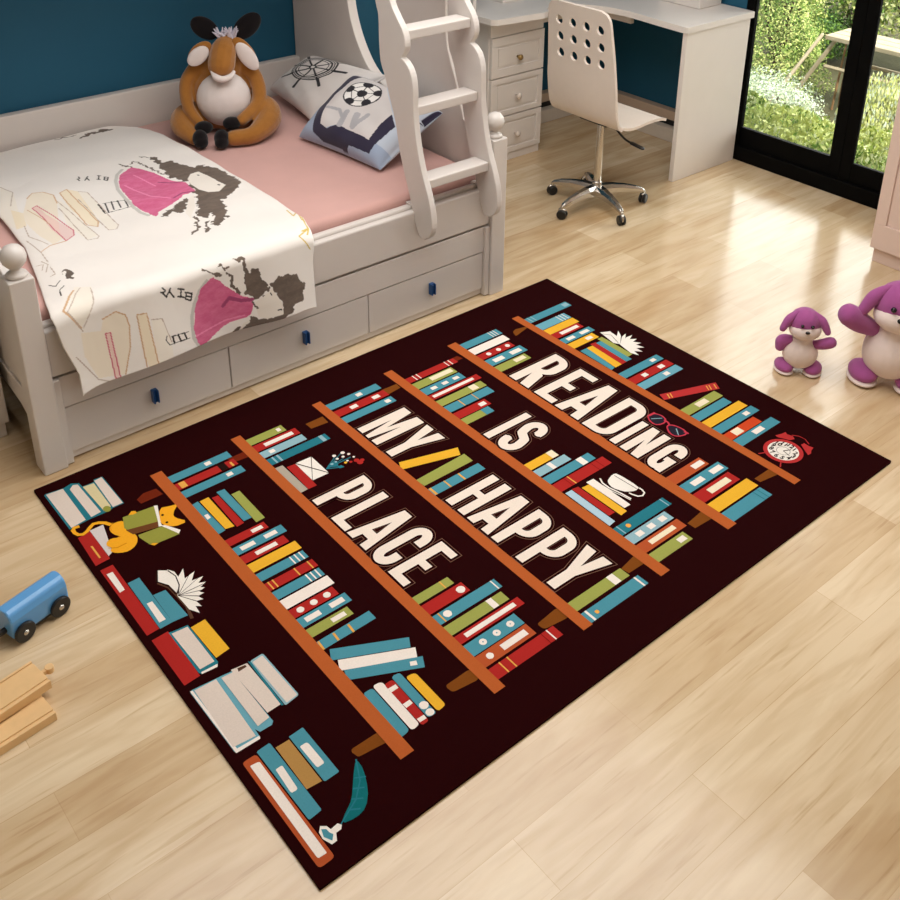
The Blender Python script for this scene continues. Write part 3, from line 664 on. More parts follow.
RC = {'T':(78,146,162),'T2':(108,168,184),'TD':(42,120,134),'R':(174,42,38),'R2':(186,52,52),'R3':(206,74,38),'R4':(196,60,76),'DR':(120,20,16),'Y':(236,178,52),'Y2':(232,170,80),
 'G':(158,162,82),'O':(182,84,46),'W':(244,232,222),'W2':(244,236,226),'W3':(242,226,196),'W4':(224,208,196),'W5':(216,206,204),'B':(146,182,192),'LB':(176,202,216),'DK':(40,20,16),'DK2':(90,60,45),
 'BR':(126,70,24),'RB':(112,38,18),'SH':(184,94,46),'GY':(176,166,150),'GL':(40,34,46),'CR':(218,204,160),'OL':(150,150,66),'CT':(246,172,40),'OR':(214,130,16),'BN':(110,66,36),'KH':(180,136,76),'FE':(22,108,112),
 'BG':(36,4,5),'LT':(242,226,212),'LN':(124,90,74)}
RKEYS = list(RC)
rugm = []
for k in RKEYS:
    rugm.append(mat('rug_pile_'+{'BG':'dark_maroon','SH':'shelf_brown','LT':'cream'}.get(k, 'tone_%d' % RKEYS.index(k)), tuple(x*.95 for x in RC[k]), .95, vary=.07, scale=260, bump=.4, bscale=700, spec=.03))
RZ = .007; RH = 1.485; RV = 2.033
bm = bmesh.new()
def rounded(x0,y0,x1,y1,r,n=4):
    o = []
    for cx, cy, a in ((x1-r,y1-r,0),(x0+r,y1-r,90),(x0+r,y0+r,180),(x1-r,y0+r,270)):
        for k in range(n+1): o.append((cx+r*cos(radians(a+90*k/n)), cy+r*sin(radians(a+90*k/n))))
    return o
prism(bm, rounded(0,0,RV,RH,.003), [], lambda a,b,t: (a,b,t), 0, RZ, RKEYS.index('BG'))
DRAWS = []
def layer(key, loops, lev, quads=False): DRAWS.append((lev, len(DRAWS), key, loops, quads))
def emit():
    from mathutils.geometry import delaunay_2d_cdt
    for rank, (lev, _i, key, loops, quads) in enumerate(sorted(DRAWS, key=lambda d: d[:2])):
        z = RZ+.00005+rank*3e-6; mi = RKEYS.index(key)
        if quads:
            pts = [Vector(p) for l in loops for p in l]; fs = []; k = 0
            for l in loops: fs.append(list(range(k, k+len(l)))); k += len(l)
            vo, eo, fo, *_r = delaunay_2d_cdt(pts, [], fs, 1, 1e-5)
            flat, tris = vo, fo
        else:
            flat = [p for l in loops for p in l]; tris = tessellate_polygon([[Vector((p[0],p[1],0)) for p in l] for l in loops])
        V = [bm.verts.new((p[1], RH-p[0], z)) for p in flat]
        for t in tris:
            q = [V[i] for i in t]
            A = (q[1].co-q[0].co).cross(q[2].co-q[0].co)
            if A.length < 1e-12: continue
            try: bm.faces.new(q if A.z > 0 else q[::-1]).material_index = mi
            except ValueError: pass
def quadchain(pts, w):
    """overlapping quads + joint discs along a polyline, to be unioned"""
    out = []
    P = [Vector(p) for p in pts]
    for p, q in zip(P, P[1:]):
        d = (q-p)
        if d.length < 1e-5: continue
        d.normalize(); n = Vector((-d.y,d.x))*w
        out.append([tuple(p+n),tuple(p-n),tuple(q-n),tuple(q+n)])
    for p in P[1:-1]: out.append([(p.x+w*cos(k*pi/6),p.y+w*sin(k*pi/6)) for k in range(12)])
    return out
for col, pts, lv in ART: layer(col, [[(p[0]/1000,p[1]/1000) for p in pts]], lv)
# lettering
def offset(loop, d):
    n = len(loop); s = 1 if area2(loop) > 0 else -1; out = []
    for i in range(n):
        a = Vector(loop[i-1]); b_ = Vector(loop[i]); c_ = Vector(loop[(i+1)%n])
        e1 = (b_-a).normalized(); e2 = (c_-b_).normalized()
        n1 = Vector((e1.y,-e1.x))*s; n2 = Vector((e2.y,-e2.x))*s
        k = n1+n2
        if k.length < .3: k = n1
        k.normalize(); m = d/max(.55, k.dot(n1))
        out.append((b_.x+k.x*m, b_.y+k.y*m))
    return out
def arc(cx, cy, rx, ry, a0, a1, n=7):
    return [(cx+rx*cos(radians(a0+(a1-a0)*k/n)), cy+ry*sin(radians(a0+(a1-a0)*k/n))) for k in range(n+1)]
def stroke(pts, hw, ext=0.):
    P = [Vector(p) for p in pts]
    P[0] = P[0]+(P[0]-P[1]).normalized()*ext; P[-1] = P[-1]+(P[-1]-P[-2]).normalized()*ext
    return quadchain(P, hw)
def glyph(ch, w, h, s):
    b_ = s*.82; q = None
    if ch in 'PR':
        y0 = .36*h; r = min(.42*(h-y0), w*.62)
        bowl = arc(w-r, y0+r*.9, r, r*.9, -90, 0)+arc(w-r, h-r*.9, r, r*.9, 0, 90)
        hr = min(r*.45, (w-2*s)*.8, (h-y0-2*b_)*.45)
        hole = [(s, y0+b_)]+arc(w-s-hr, y0+b_+hr, hr, hr, -90, 0)+arc(w-s-hr, h-b_-hr, hr, hr, 0, 90)+[(s, h-b_)]
        if ch == 'P': return [[(0,0),(s,0),(s,y0)]+bowl+[(0,h)]], [hole]
        y0 = .40*h
        hr = min(hr, (h-y0-2*b_)*.45)
        bowl = arc(w-r, y0+r*.9, r, r*.9, -60, 0)+arc(w-r, h-r*.9, r, r*.9, 0, 90)
        hole = [(s, y0+b_)]+arc(w-s-hr, y0+b_+hr, hr, hr, -90, 0)+arc(w-s-hr, h-b_-hr, hr, hr, 0, 90)+[(s, h-b_)]
        return [[(0,0),(s,0),(s,.34*h),(w-s*1.05,0),(w+.004,0),(w*.80,.40*h)]+bowl+[(0,h)]], [hole]
    if ch == 'D':
        r = w*.5; hr = min(r*.5, (w-2*s)*.5)
        return [[(0,0)]+arc(w-r,r,r,r,-90,0)+arc(w-r,h-r,r,r,0,90)+[(0,h)]], [[(s,b_)]+arc(w-s-hr,b_+hr,hr,hr,-90,0)+arc(w-s-hr,h-b_-hr,hr,hr,0,90)+[(s,h-b_)]]
    if ch == 'E': return [[(0,0),(w,0),(w,b_),(s,b_),(s,.5*h-b_/2),(.86*w,.5*h-b_/2),(.86*w,.5*h+b_/2),(s,.5*h+b_/2),(s,h-b_),(w,h-b_),(w,h),(0,h)]], []
    if ch == 'L': return [[(0,0),(w,0),(w,b_),(s,b_),(s,h),(0,h)]], []
    if ch == 'I': return [[(0,0),(w,0),(w,h),(0,h)]], []
    if ch == 'H': return [[(0,0),(s,0),(s,.5*h-b_/2),(w-s,.5*h-b_/2),(w-s,0),(w,0),(w,h),(w-s,h),(w-s,.5*h+b_/2),(s,.5*h+b_/2),(s,h),(0,h)]], []
    if ch == 'N': return [[(0,0),(s,0),(s,.55*h),(w-s*1.05,0),(w,0),(w,h),(w-s,h),(w-s,.45*h),(s*1.05,h),(0,h)]], []
    if ch == 'M': return [[(0,0),(s,0),(s,.62*h),(.5*w-.28*s,0),(.5*w+.28*s,0),(w-s,.62*h),(w-s,0),(w,0),(w,h),(w-1.3*s,h),(.5*w,.42*h),(1.3*s,h),(0,h)]], []
    if ch == 'Y': return [[(.5*w-s/2,0),(.5*w+s/2,0),(.5*w+s/2,.4*h),(w,h),(w-s*1.12,h),(.5*w,.60*h),(1.12*s,h),(0,h),(.5*w-s/2,.4*h)]], []
    if ch == 'A':
        return [[(0,0),(s,0),(s+.035*w,.17*h),(w-s-.035*w,.17*h),(w-s,0),(w,0),(.5*w+.6*s,h),(.5*w-.6*s,h)]], [[(.5*w-.13*w,.34*h),(.5*w+.13*w,.34*h),(.5*w,.68*h)]]
    hs = s/2; rx = w/2-hs; ry = w*.5-hs*.4
    if ch == 'C': q = [(w-hs,.66*h)]+arc(w/2,h-ry-hs,rx,ry,0,180,12)+arc(w/2,ry+hs,rx,ry,180,360,12)+[(w-hs,.34*h)]
    if ch == 'G': q = [(w-hs,.64*h)]+arc(w/2,h-ry-hs,rx,ry,0,180,12)+arc(w/2,ry+hs,rx,ry,180,350,12)+[(w-hs,.46*h)]
    if ch == 'S':
        q = [(w-hs,.70*h)]+arc(w/2,h-ry-hs,rx,ry,0,180,10)+[(hs+.004,.63*h),(.3*w,.55*h),(.7*w,.45*h),(w-hs-.004,.37*h)]+arc(w/2,ry+hs,rx,ry,0,-180,10)+[(hs,.30*h)]
    return q, None
def letter(ch, u0, u1, v0, v1, s):
    w = u1-u0; h = v1-v0
    q, hl = glyph(ch, w, h, s)
    mv = lambda l: [(p[0]+u0, p[1]+v0) for p in l]
    if hl is None:
        for key, d, lv in (('LN',.0088,2),('BG',.007,3),('LT',0,5)):
            
            Q = [mv(x) for x in stroke(q, s/2+d, d)]
            if ch == 'G': Q += [mv([(w*.5-d,.36*h-d),(w+d,.36*h-d),(w+d,.50*h+d),(w*.5-d,.50*h+d)]), mv([(w-s*.8-d,-d),(w+d,-d),(w+d,.5*h),(w-s*.8-d,.5*h)])]
            layer(key, Q, lv, True)
        return
    H = [mv(x) for x in hl]
    for l in q:
        l = mv(l)
        layer('LN', [offset(l, .0088)], 2); layer('BG', [offset(l, .007)], 3); layer('LT', [l]+H, 5)
    for x in H:
        for key, d, lv in (('LN',-.003,5.2),('BG',-.0042,5.4)): layer(key, [offset(x, d)], lv)
for w_ in (
 ('R',.422,.512,1.447,1.666,.034),('E',.543,.627,1.447,1.666,.034),('A',.640,.745,1.447,1.666,.034),('D',.764,.864,1.445,1.666,.033),('I',.878,.904,1.448,1.602,.027),('N',.921,.994,1.448,1.602,.027),('G',1.012,1.080,1.448,1.600,.027),
 ('H',.777,.859,.881,1.060,.029),('A',.871,.960,.881,1.060,.029),('P',.972,1.048,.881,1.060,.028),('P',1.069,1.146,.881,1.060,.028),('Y',1.157,1.249,.881,1.062,.030),
 ('I',.612,.639,1.166,1.347,.03),('S',.658,.735,1.164,1.349,.029),
 ('M',.344,.449,.880,1.062,.029),('Y',.463,.553,.881,1.062,.030),
 ('P',.540,.610,.589,.766,.028),('L',.636,.704,.589,.766,.028),('A',.711,.800,.590,.766,.028),('C',.813,.884,.586,.770,.028),('E',.900,.968,.589,.768,.028)):
    letter(*w_)
# alarm clock face
cu, cv_, cr = CLOCK
circ = lambda r, n=32: [(cu+r*cos(2*pi*k/n), cv_+r*sin(2*pi*k/n)) for k in range(n)]
layer('R2', [circ(cr)], 4); layer('W2', [circ(cr*.78)], 5)
def seg(p, q, w, key='DK', lv=7):
    p = Vector(p); q = Vector(q); d = (q-p).normalized(); n = Vector((-d.y,d.x))*w/2
    layer(key, [[tuple(p+n),tuple(p-n),tuple(q-n),tuple(q+n)]], lv)
ringp = circ(cr*.34, 20)
for i in range(20): seg(ringp[i-1], ringp[i], .0012, lv=6)
seg((cu,cv_),(cu+.012,cv_+.024),.0035); seg((cu,cv_),(cu+.026,cv_-.006),.0025)
fc = bpy.data.curves.new('numeral', 'FONT'); fo = bpy.data.objects.new('numeral', fc); COL.objects.link(fo)
for n in range(1, 13):
    fc.body = str(n); fc.size = .0235; fc.align_x = 'CENTER'; fc.align_y = 'CENTER'; fc.resolution_u = 3; fc.offset = .0007
    bpy.context.view_layer.update()
    me = fo.evaluated_get(bpy.context.evaluated_depsgraph_get()).to_mesh()
    a = radians(90-30*n); ou, ov = cu+cr*.60*cos(a), cv_+cr*.60*sin(a)
    for p in me.polygons: layer('DK', [[(ou+me.vertices[i].co.x, ov+me.vertices[i].co.y) for i in p.vertices]], 8)
emit()
bpy.data.objects.remove(fo)
tag(ob('printed_rug', bm, rugm), 'dark maroon rug printed with bookshelves and the words READING IS MY HAPPY PLACE', 'rug')
# ------------------------------------------------------------------ bed
bed = thing('bed', 'white wooden bed with three low drawers and ball topped corner posts', 'bed', (.95,2.2,0))
def post(x0, x1, y0, y1, ztop, name='post'):
    bm = bmesh.new(); box(bm, x0, y0, 0, x1, y1, ztop)
    o = ob(name, bm, white, bed, bevel=.004)
    cx, cy = (x0+x1)/2, (y0+y1)/2
    bm = bmesh.new()
    lathe(bm, [(.026,ztop),(.030,ztop+.006),(.026,ztop+.012),(.015,ztop+.020),(.014,ztop+.026),(.022,ztop+.032),(.031,ztop+.044),(.0345,ztop+.060),(.031,ztop+.076),(.022,ztop+.088),(.010,ztop+.094),(.001,ztop+.0955)], (cx,cy,0), 28)
    ob('finial', bm, white, o, smooth=True)
post(.05,.120,1.53,1.60,.635); post(1.772,1.84,1.53,1.60,.635)
post(.05,.120,2.82,2.89,.635)
bm = bmesh.new(); box(bm, .12,1.545,.302,1.772,1.572,.452); ob('side_rail', bm, white, bed, bevel=.006)
bm = bmesh.new(); box(bm, .12,1.572,.40,1.772,1.60,.462); ob('rail_ledge', bm, white, bed, bevel=.006)
bx('back_rail', white, bed, .12,2.852,0,1.785,2.892,.642, bevel=.005)
bm = bmesh.new(); box(bm, .119,1.538,.004,.141,1.57,.293); box(bm, 1.750,1.538,.004,1.771,1.57,.293); box(bm, .141,1.550,.190,1.750,1.57,.293); box(bm,.141,1.560,.006,1.750,1.60,.028)
ob('drawer_surround', bm, white, bed, bevel=.0025)
bx('slat_deck', white, bed, .12,1.60,.36,1.772,2.85,.385)
bx('gap_shade_backing', darkgap, bed, .141,1.585,.03,1.75,1.60,.36, bevel=0)  # dark sheet behind the drawer fronts, coloured as the shadow in the gaps
for x0, x1, hx in ((.143,.672,.411),(.676,1.217,.955),(1.221,1.748,1.497)):
    bm = bmesh.new(); box(bm, x0,1.552,.032,x1,1.572,.186)
    d = ob('drawer', bm, white, bed, bevel=.002)
    bm = bmesh.new(); box(bm, hx-.009,1.538,.098,hx+.009,1.552,.142); box(bm, hx-.009,1.530,.098,hx-.004,1.54,.142); box(bm, hx+.004,1.530,.098,hx+.009,1.54,.142)
    tag(ob('handle', bm, blueh, d, bevel=.001), 'blue metal drawer handle')
# footboard with arched lower edge
bm = bmesh.new()
prism(bm, [(1.60,.60),(1.60,.10),(1.64,.13),(1.70,.155),(1.80,.165),(2.62,.165),(2.72,.155),(2.78,.13),(2.82,.10),(2.82,.60),(2.70,.66),(2.5,.72),(2.2,.75),(1.92,.72),(1.72,.66)], [], lambda a,b,t: (t,a,b), .066, .098)
fb = ob('footboard', bm, white, bed, bevel=.004)
bx('moulding', white, fb, .060,1.60,.235,.066,2.82,.25, bevel=.002)
# tall head panel with lens opening
bm = bmesh.new()
outer = [(2.89,0),(2.89,1.75),(1.828,1.75),(1.828,.99),(1.818,.92),(1.795,.86),(1.768,.803),(1.745,.735),(1.72,.668),(1.685,.632),(1.64,.615),(1.60,.608),(1.60,0)]
hole = [tuple(p[:2]) for p in catmull([(2.17,.652,0),(2.30,.70,0),(2.385,.785,0),(2.445,.90,0),(2.465,1.02,0),(2.44,1.17,0),(2.36,1.31,0),(2.26,1.37,0),(2.17,1.25,0),(2.13,1.0,0),(2.125,.8,0),(2.14,.69,0),(2.17,.652,0)],5)][:-1]
prism(bm, outer, [hole], lambda a,b,t: (t,a,b), 1.786, 1.828)
ob('head_panel', bm, white, bed, bevel=.003)
bx('unseen_shade_deck', white, bed, .05,2.15,1.56,1.786,2.89,1.60)  # unseen deck added overhead so the back of the bed falls into shade
# ladder
lad = thing('bunk_ladder', 'white wooden ladder with wavy sides leaning on the bed rail', 'ladder', (1.585,1.5,0))
prof = [(1.519,.367),(1.542,.41),(1.575,.51),(1.622,.637),(1.650,.757),(1.682,.839),(1.703,.90),(1.728,.95),(1.735,1.024),(1.736,1.106),(1.752,1.156),(1.79,1.3),(1.83,1.45),(1.87,1.6),(1.9,1.66),
        (1.86,1.68),(1.80,1.6),(1.74,1.42),(1.70,1.27),(1.668,1.172),(1.640,1.131),(1.604,1.09),(1.588,1.055),(1.590,1.02),(1.611,.989),(1.585,.978),(1.560,.95),(1.547,.90),(1.545,.81),(1.530,.71),(1.503,.616),(1.470,.54),(1.452,.48),(1.447,.42),(1.462,.385),(1.49,.363)]
sm = [prof[0]]
P_ = [(a,b_,0) for a,b_ in prof]
seg1 = [tuple(p[:2]) for p in catmull(P_[:15],3)]; seg2 = [tuple(p[:2]) for p in catmull(P_[15:25],3)]; seg3 = [tuple(p[:2]) for p in catmull(P_[24:],3)][1:]
for x0 in (1.42,1.72):
    bm = bmesh.new(); prism(bm, seg1+seg2+seg3, [], lambda a,b,t: (t,a,b), x0, x0+.024); ob('stile', bm, white, lad, bevel=.003)
    bm = bmesh.new(); box(bm, x0+.004,1.50,.464,x0+.024,1.60,.47); ob('hook', bm, white, lad)
for y, z in ((1.498,.578),(1.564,.825),(1.608,1.078),(1.70,1.33)):
    bx('rung', white, lad, 1.444,y,z-.034,1.72,y+.075,z, bevel=.004)
# mattress
bm = bmesh.new(); box(bm, .125,1.605,.386,1.775,2.848,.495)
me_ = tag(ob('mattress', bm, pinksheet, None), 'thick mattress in a pink fitted sheet on the white bed', 'mattress')
b_ = me_.modifiers.new('bevel','BEVEL'); b_.width = .025; b_.segments = 5
for p in me_.data.polygons: p.use_smooth = True
# ------------------------------------------------------------------ printed cloth
DUV = [["be1",0,[[0.361,0.782],[0.391,0.816],[0.422,0.801],[0.442,0.756],[0.429,0.69],[0.361,0.496],[0.34,0.413],[0.304,0.394],[0.293,0.483],[0.291,0.586],[0.311,0.675]]],["be2",0,[[0.464,0.758],[0.494,0.772],[0.519,0.733],[0.483,0.467],[0.462,0.432],[0.447,0.452],[0.444,0.605]]],["be3",0,[[0.519,0.733],[0.54,0.707],[0.517,0.406],[0.498,0.378],[0.478,0.385]]],["be3",0,[[0.435,0.705],[0.446,0.695],[0.436,0.369],[0.398,0.359],[0.388,0.492]]],["pk2",0,[[0.349,0.699],[0.37,0.709],[0.365,0.614],[0.391,0.455],[0.378,0.416],[0.344,0.394],[0.339,0.514]]],["be3",0,[[0.327,0.945],[0.345,0.872],[0.287,0.623],[0.26,0.577],[0.234,0.666]]],["be2",0,[[0.289,0.728],[0.311,0.675],[0.286,0.573],[0.255,0.58]]],["be1",0,[[0.279,-0.061],[0.315,-0.057],[0.341,-0.077],[0.348,-0.111],[0.339,-0.184],[0.312,-0.258],[0.234,-0.242],[0.207,-0.158],[0.209,-0.084],[0.265,-0.099]]],["be2",0,[[0.374,-0.089],[0.403,-0.093],[0.412,-0.213],[0.411,-0.265],[0.382,-0.263],[0.372,-0.197]]],["be3",0,[[0.414,-0.117],[0.446,-0.125],[0.461,-0.205],[0.461,-0.258],[0.411,-0.265]]],["be3",0,[[0.247,0.086],[0.285,0.056],[0.261,-0.011],[0.215,-0.068],[0.185,-0.014]]],["pk2",0,[[0.277,-0.113],[0.291,-0.114],[0.299,-0.22],[0.296,-0.264],[0.279,-0.261],[0.284,-0.188]]],["ln",0.004,[[0.361,0.782],[0.391,0.816],[0.422,0.801],[0.442,0.756],[0.429,0.69]]],["pk3",0.004,[[0.349,0.699],[0.368,0.711],[0.391,0.455],[0.378,0.416],[0.344,0.394],[0.349,0.699]]],["ln",0.004,[[0.464,0.758],[0.494,0.772],[0.479,0.47],[0.462,0.432],[0.441,0.466],[0.464,0.758]]],["ln2",0.003,[[0.519,0.733],[0.542,0.711],[0.519,0.404],[0.501,0.376],[0.478,0.385],[0.496,0.675]]],["ln2",0.003,[[0.435,0.705],[0.436,0.361],[0.428,0.351],[0.398,0.359],[0.417,0.644]]],["ln2",0.003,[[0.252,0.484],[0.255,0.363],[0.247,0.286]]],["ln",0.003,[[0.257,0.369],[0.294,0.394],[0.344,0.394]]],["ln2",0.003,[[0.28,0.578],[0.267,0.504],[0.292,0.404]]],["ln2",0.003,[[0.327,0.945],[0.345,0.872],[0.299,0.757]]],["ln",0.003,[[0.348,0.54],[0.33,0.695]]],["ln2",0.003,[[0.214,0.297],[0.231,0.284],[0.216,0.252]]],["ln2",0.003,[[0.239,0.248],[0.234,0.194],[0.218,0.193]]],["dk",0.005,[[0.53,0.592],[0.522,0.516]]],["dk",0.005,[[0.551,0.584],[0.534,0.515]]],["dk",0.005,[[0.573,0.585],[0.556,0.524]]],["dk",0.005,[[0.592,0.579],[0.58,0.523]]],["dk",0.005,[[0.614,0.571],[0.602,0.515]]],["dk",0.003,[[0.546,0.588],[0.623,0.564]]],["dk",0.003,[[0.522,0.516],[0.611,0.508]]],["ln",0.006,[[0.237,0.068],[0.177,0],[0.212,-0.07]]],["ln2",0.003,[[0.258,0.071],[0.186,-0.009],[0.215,-0.08]]],["ln2",0.003,[[0.281,0.052],[0.262,-0.006],[0.22,-0.07]]],["ln",0.004,[[0.275,-0.066],[0.315,-0.057],[0.341,-0.077],[0.348,-0.111],[0.339,-0.184],[0.312,-0.258]]],["pk3",0.004,[[0.277,-0.113],[0.291,-0.114],[0.296,-0.264],[0.282,-0.262],[0.277,-0.113]]],["ln",0.004,[[0.374,-0.089],[0.403,-0.093],[0.411,-0.265]]],["ln",0.004,[[0.374,-0.089],[0.376,-0.258]]],["ln2",0.003,[[0.414,-0.118],[0.446,-0.125],[0.463,-0.213]]],["dk",0.003,[[0.451,-0.188],[0.446,-0.2],[0.456,-0.22],[0.465,-0.22]]],["ln2",0.003,[[0.184,-0.149],[0.233,-0.245],[0.286,-0.277]]],["dk",0.003,[[0.199,0.154],[0.21,0.131],[0.231,0.151]]],["dk",0.003,[[0.229,0.116],[0.21,0.102],[0.201,0.066]]],["ln2",0.003,[[0.235,0.309],[0.241,0.272],[0.219,0.228]]],["dk",0.006,[[0.468,-0.195],[0.471,-0.219]]],["dk",0.006,[[0.487,-0.196],[0.493,-0.221]]],["dk",0.006,[[0.508,-0.198],[0.513,-0.22]]],["dk",0.003,[[0.465,-0.194],[0.523,-0.199]]],["dk",0.003,[[0.468,-0.219],[0.524,-0.222]]],["br",0,[[0.264,0.207],[0.276,0.201],[0.271,0.156],[0.261,0.134],[0.252,0.141],[0.253,0.178]]],["rim",0.012,[[0.724,0.843],[0.691,0.81],[0.662,0.754],[0.637,0.679],[0.621,0.583],[0.614,0.501],[0.614,0.449],[0.624,0.408]]],["rim",0.012,[[0.602,-0.058],[0.576,-0.079],[0.553,-0.115],[0.541,-0.15],[0.538,-0.182],[0.537,-0.228],[0.556,-0.269]]],["br",0,[[0.874,0.817],[0.894,0.818],[0.925,0.694],[0.948,0.7],[0.98,0.685],[0.999,0.645],[1.007,0.549],[1.005,0.472],[0.943,0.408],[0.873,0.373],[0.853,0.302],[0.819,0.235],[0.764,0.19],[0.756,0.212],[0.784,0.255],[0.792,0.299],[0.761,0.257],[0.746,0.285],[0.748,0.317],[0.783,0.357],[0.77,0.367],[0.798,0.397],[0.829,0.481],[0.838,0.51],[0.857,0.599],[0.835,0.645],[0.824,0.714],[0.844,0.728],[0.838,0.784],[0.852,0.834],[0.851,0.888],[0.869,0.89],[0.869,0.842]]],["br",0,[[0.737,0.446],[0.791,0.456],[0.728,0.35],[0.699,0.356],[0.696,0.375],[0.665,0.359],[0.647,0.364],[0.681,0.404],[0.708,0.4]]],["pk",0,[[0.676,0.762],[0.706,0.808],[0.76,0.845],[0.775,0.813],[0.794,0.758],[0.804,0.7],[0.821,0.628],[0.845,0.599],[0.842,0.544],[0.835,0.494],[0.791,0.492],[0.733,0.449],[0.697,0.426],[0.661,0.412],[0.637,0.381],[0.63,0.42],[0.621,0.504],[0.634,0.599],[0.651,0.697]]],["cr",0,[[0.866,0.611],[0.895,0.648],[0.929,0.651],[0.938,0.593],[0.937,0.516],[0.943,0.474],[0.9,0.442],[0.868,0.459],[0.851,0.5],[0.851,0.556]]],["cr",0,[[0.791,0.456],[0.818,0.471],[0.77,0.367],[0.717,0.292],[0.722,0.338]]],["br",0.006,[[0.733,0.892],[0.763,0.843]]],["br",0.007,[[0.771,0.874],[0.791,0.893],[0.794,0.864],[0.804,0.835]]],["br",0.008,[[0.804,0.835],[0.811,0.754],[0.823,0.685],[0.846,0.628]]],["br",0.006,[[0.829,0.912],[0.846,0.892]]],["br",0.01,[[0.736,0.294],[0.709,0.225],[0.672,0.192]]],["br",0.009,[[0.751,0.232],[0.728,0.21],[0.71,0.17]]],["dk",0.007,[[0.912,0.624],[0.913,0.619]]],["dk",0.007,[[0.923,0.491],[0.925,0.486]]],["pkd",0.007,[[0.776,0.654],[0.809,0.618],[0.84,0.603]]],["pkd",0.007,[[0.752,0.488],[0.793,0.509],[0.831,0.497]]],["pkl",0.008,[[0.672,0.698],[0.696,0.55],[0.743,0.495]]],["pkl",0.006,[[0.734,0.766],[0.754,0.633]]],["br",0,[[0.721,-0.081],[0.725,-0.037],[0.714,-0.017],[0.695,-0.008],[0.728,-0.008],[0.74,-0.025],[0.734,-0.053],[0.749,-0.068],[0.76,-0.058],[0.772,-0.069],[0.78,-0.094],[0.817,-0.137],[0.788,-0.158],[0.754,-0.166],[0.729,-0.144],[0.725,-0.116]]],["br",0,[[0.822,-0.122],[0.853,-0.115],[0.888,-0.12],[0.921,-0.148],[0.932,-0.194],[0.909,-0.227],[0.879,-0.242],[0.852,-0.232],[0.847,-0.199],[0.823,-0.149],[0.818,-0.131]]],["br",0,[[0.736,-0.224],[0.795,-0.249],[0.852,-0.232],[0.887,-0.241],[0.85,-0.262],[0.807,-0.275],[0.752,-0.275],[0.698,-0.276],[0.665,-0.27],[0.686,-0.257],[0.728,-0.239]]],["br",0,[[0.673,-0.046],[0.69,-0.065],[0.694,-0.092],[0.717,-0.133],[0.71,-0.137],[0.68,-0.101],[0.676,-0.073]]],["pk",0,[[0.624,-0.052],[0.685,-0.116],[0.722,-0.148],[0.751,-0.165],[0.74,-0.215],[0.716,-0.224],[0.669,-0.224],[0.636,-0.232],[0.594,-0.257],[0.561,-0.271],[0.543,-0.23],[0.545,-0.178],[0.558,-0.117],[0.578,-0.078],[0.602,-0.058]]],["cr",0,[[0.753,-0.179],[0.816,-0.147],[0.847,-0.206],[0.844,-0.246],[0.788,-0.247],[0.762,-0.231]]],["br",0.008,[[0.596,-0.017],[0.622,-0.042],[0.652,-0.062]]],["br",0.01,[[0.643,-0.026],[0.659,-0.019],[0.671,-0.032]]],["br",0.01,[[0.75,-0.172],[0.758,-0.198]]],["pkd",0.012,[[0.649,-0.156],[0.671,-0.137],[0.708,-0.157],[0.747,-0.164]]],["pkl",0.006,[[0.547,-0.225],[0.651,-0.21],[0.716,-0.214]]],["dk",0.004,[[0.809,-0.159],[0.812,-0.166]]],["dk",0.005,[[0.828,-0.225],[0.84,-0.227]]],["cr",0.01,[[0.691,-0.273],[0.713,-0.247],[0.727,-0.242]]],["dk",0.005,[[0.575,0.873],[0.573,0.856],[0.563,0.846],[0.562,0.829]]],["dk",0.005,[[0.562,0.852],[0.567,0.852]]],["dk",0.005,[[0.579,0.823],[0.603,0.859]]],["dk",0.005,[[0.594,0.843],[0.591,0.814]]],["dk",0.005,[[0.634,0.847],[0.641,0.837]]],["dk",0.005,[[0.638,0.844],[0.62,0.803]]],["dk",0.005,[[0.617,0.81],[0.625,0.799]]],["dk",0.005,[[0.647,0.819],[0.657,0.807],[0.64,0.775],[0.634,0.789],[0.649,0.818]]],["dk",0.005,[[0.641,0.801],[0.648,0.791]]],["dk",0.005,[[0.462,-0.03],[0.469,-0.042],[0.46,-0.047],[0.467,-0.059]]],["dk",0.005,[[0.454,-0.043],[0.462,-0.044]]],["dk",0.005,[[0.469,-0.062],[0.485,-0.04]]],["dk",0.005,[[0.482,-0.051],[0.492,-0.07]]],["dk",0.005,[[0.509,-0.049],[0.526,-0.057]]],["dk",0.005,[[0.518,-0.052],[0.513,-0.077]]],["dk",0.005,[[0.504,-0.072],[0.523,-0.081]]],["dk",0.005,[[0.529,-0.068],[0.55,-0.078],[0.544,-0.099],[0.527,-0.088],[0.533,-0.07]]],["dk",0.005,[[0.53,-0.08],[0.547,-0.088]]],["br",0.02,[[0.737,1.24],[0.774,1.261],[0.855,1.248]]],["br",0.008,[[0.642,1.283],[0.729,1.271]]],["ye",0.005,[[1.04,0.294],[1.028,0.232],[1.04,0.187]]],["ye",0.005,[[1.008,0.178],[0.997,0.118],[1.034,0.157],[1.005,0.079]]],["ye",0.005,[[0.96,0.017],[0.99,0.025],[0.971,0]]],["ye",0.005,[[1.019,0.101],[0.99,0.025],[0.939,-0.002],[0.967,-0.057]]]]
DC = {'be1':(238,222,194),'be2':(240,220,180),'be3':(240,231,214),'pk2':(232,186,182),'ln':(208,170,132),'ln2':(190,172,158),'pk3':(206,110,126),'dk':(46,40,38),'rim':(198,194,188),'br':(104,90,80),'pk':(206,92,134),'pkd':(160,66,108),'pkl':(232,136,174),'cr':(234,226,216),'ye':(206,180,96)}
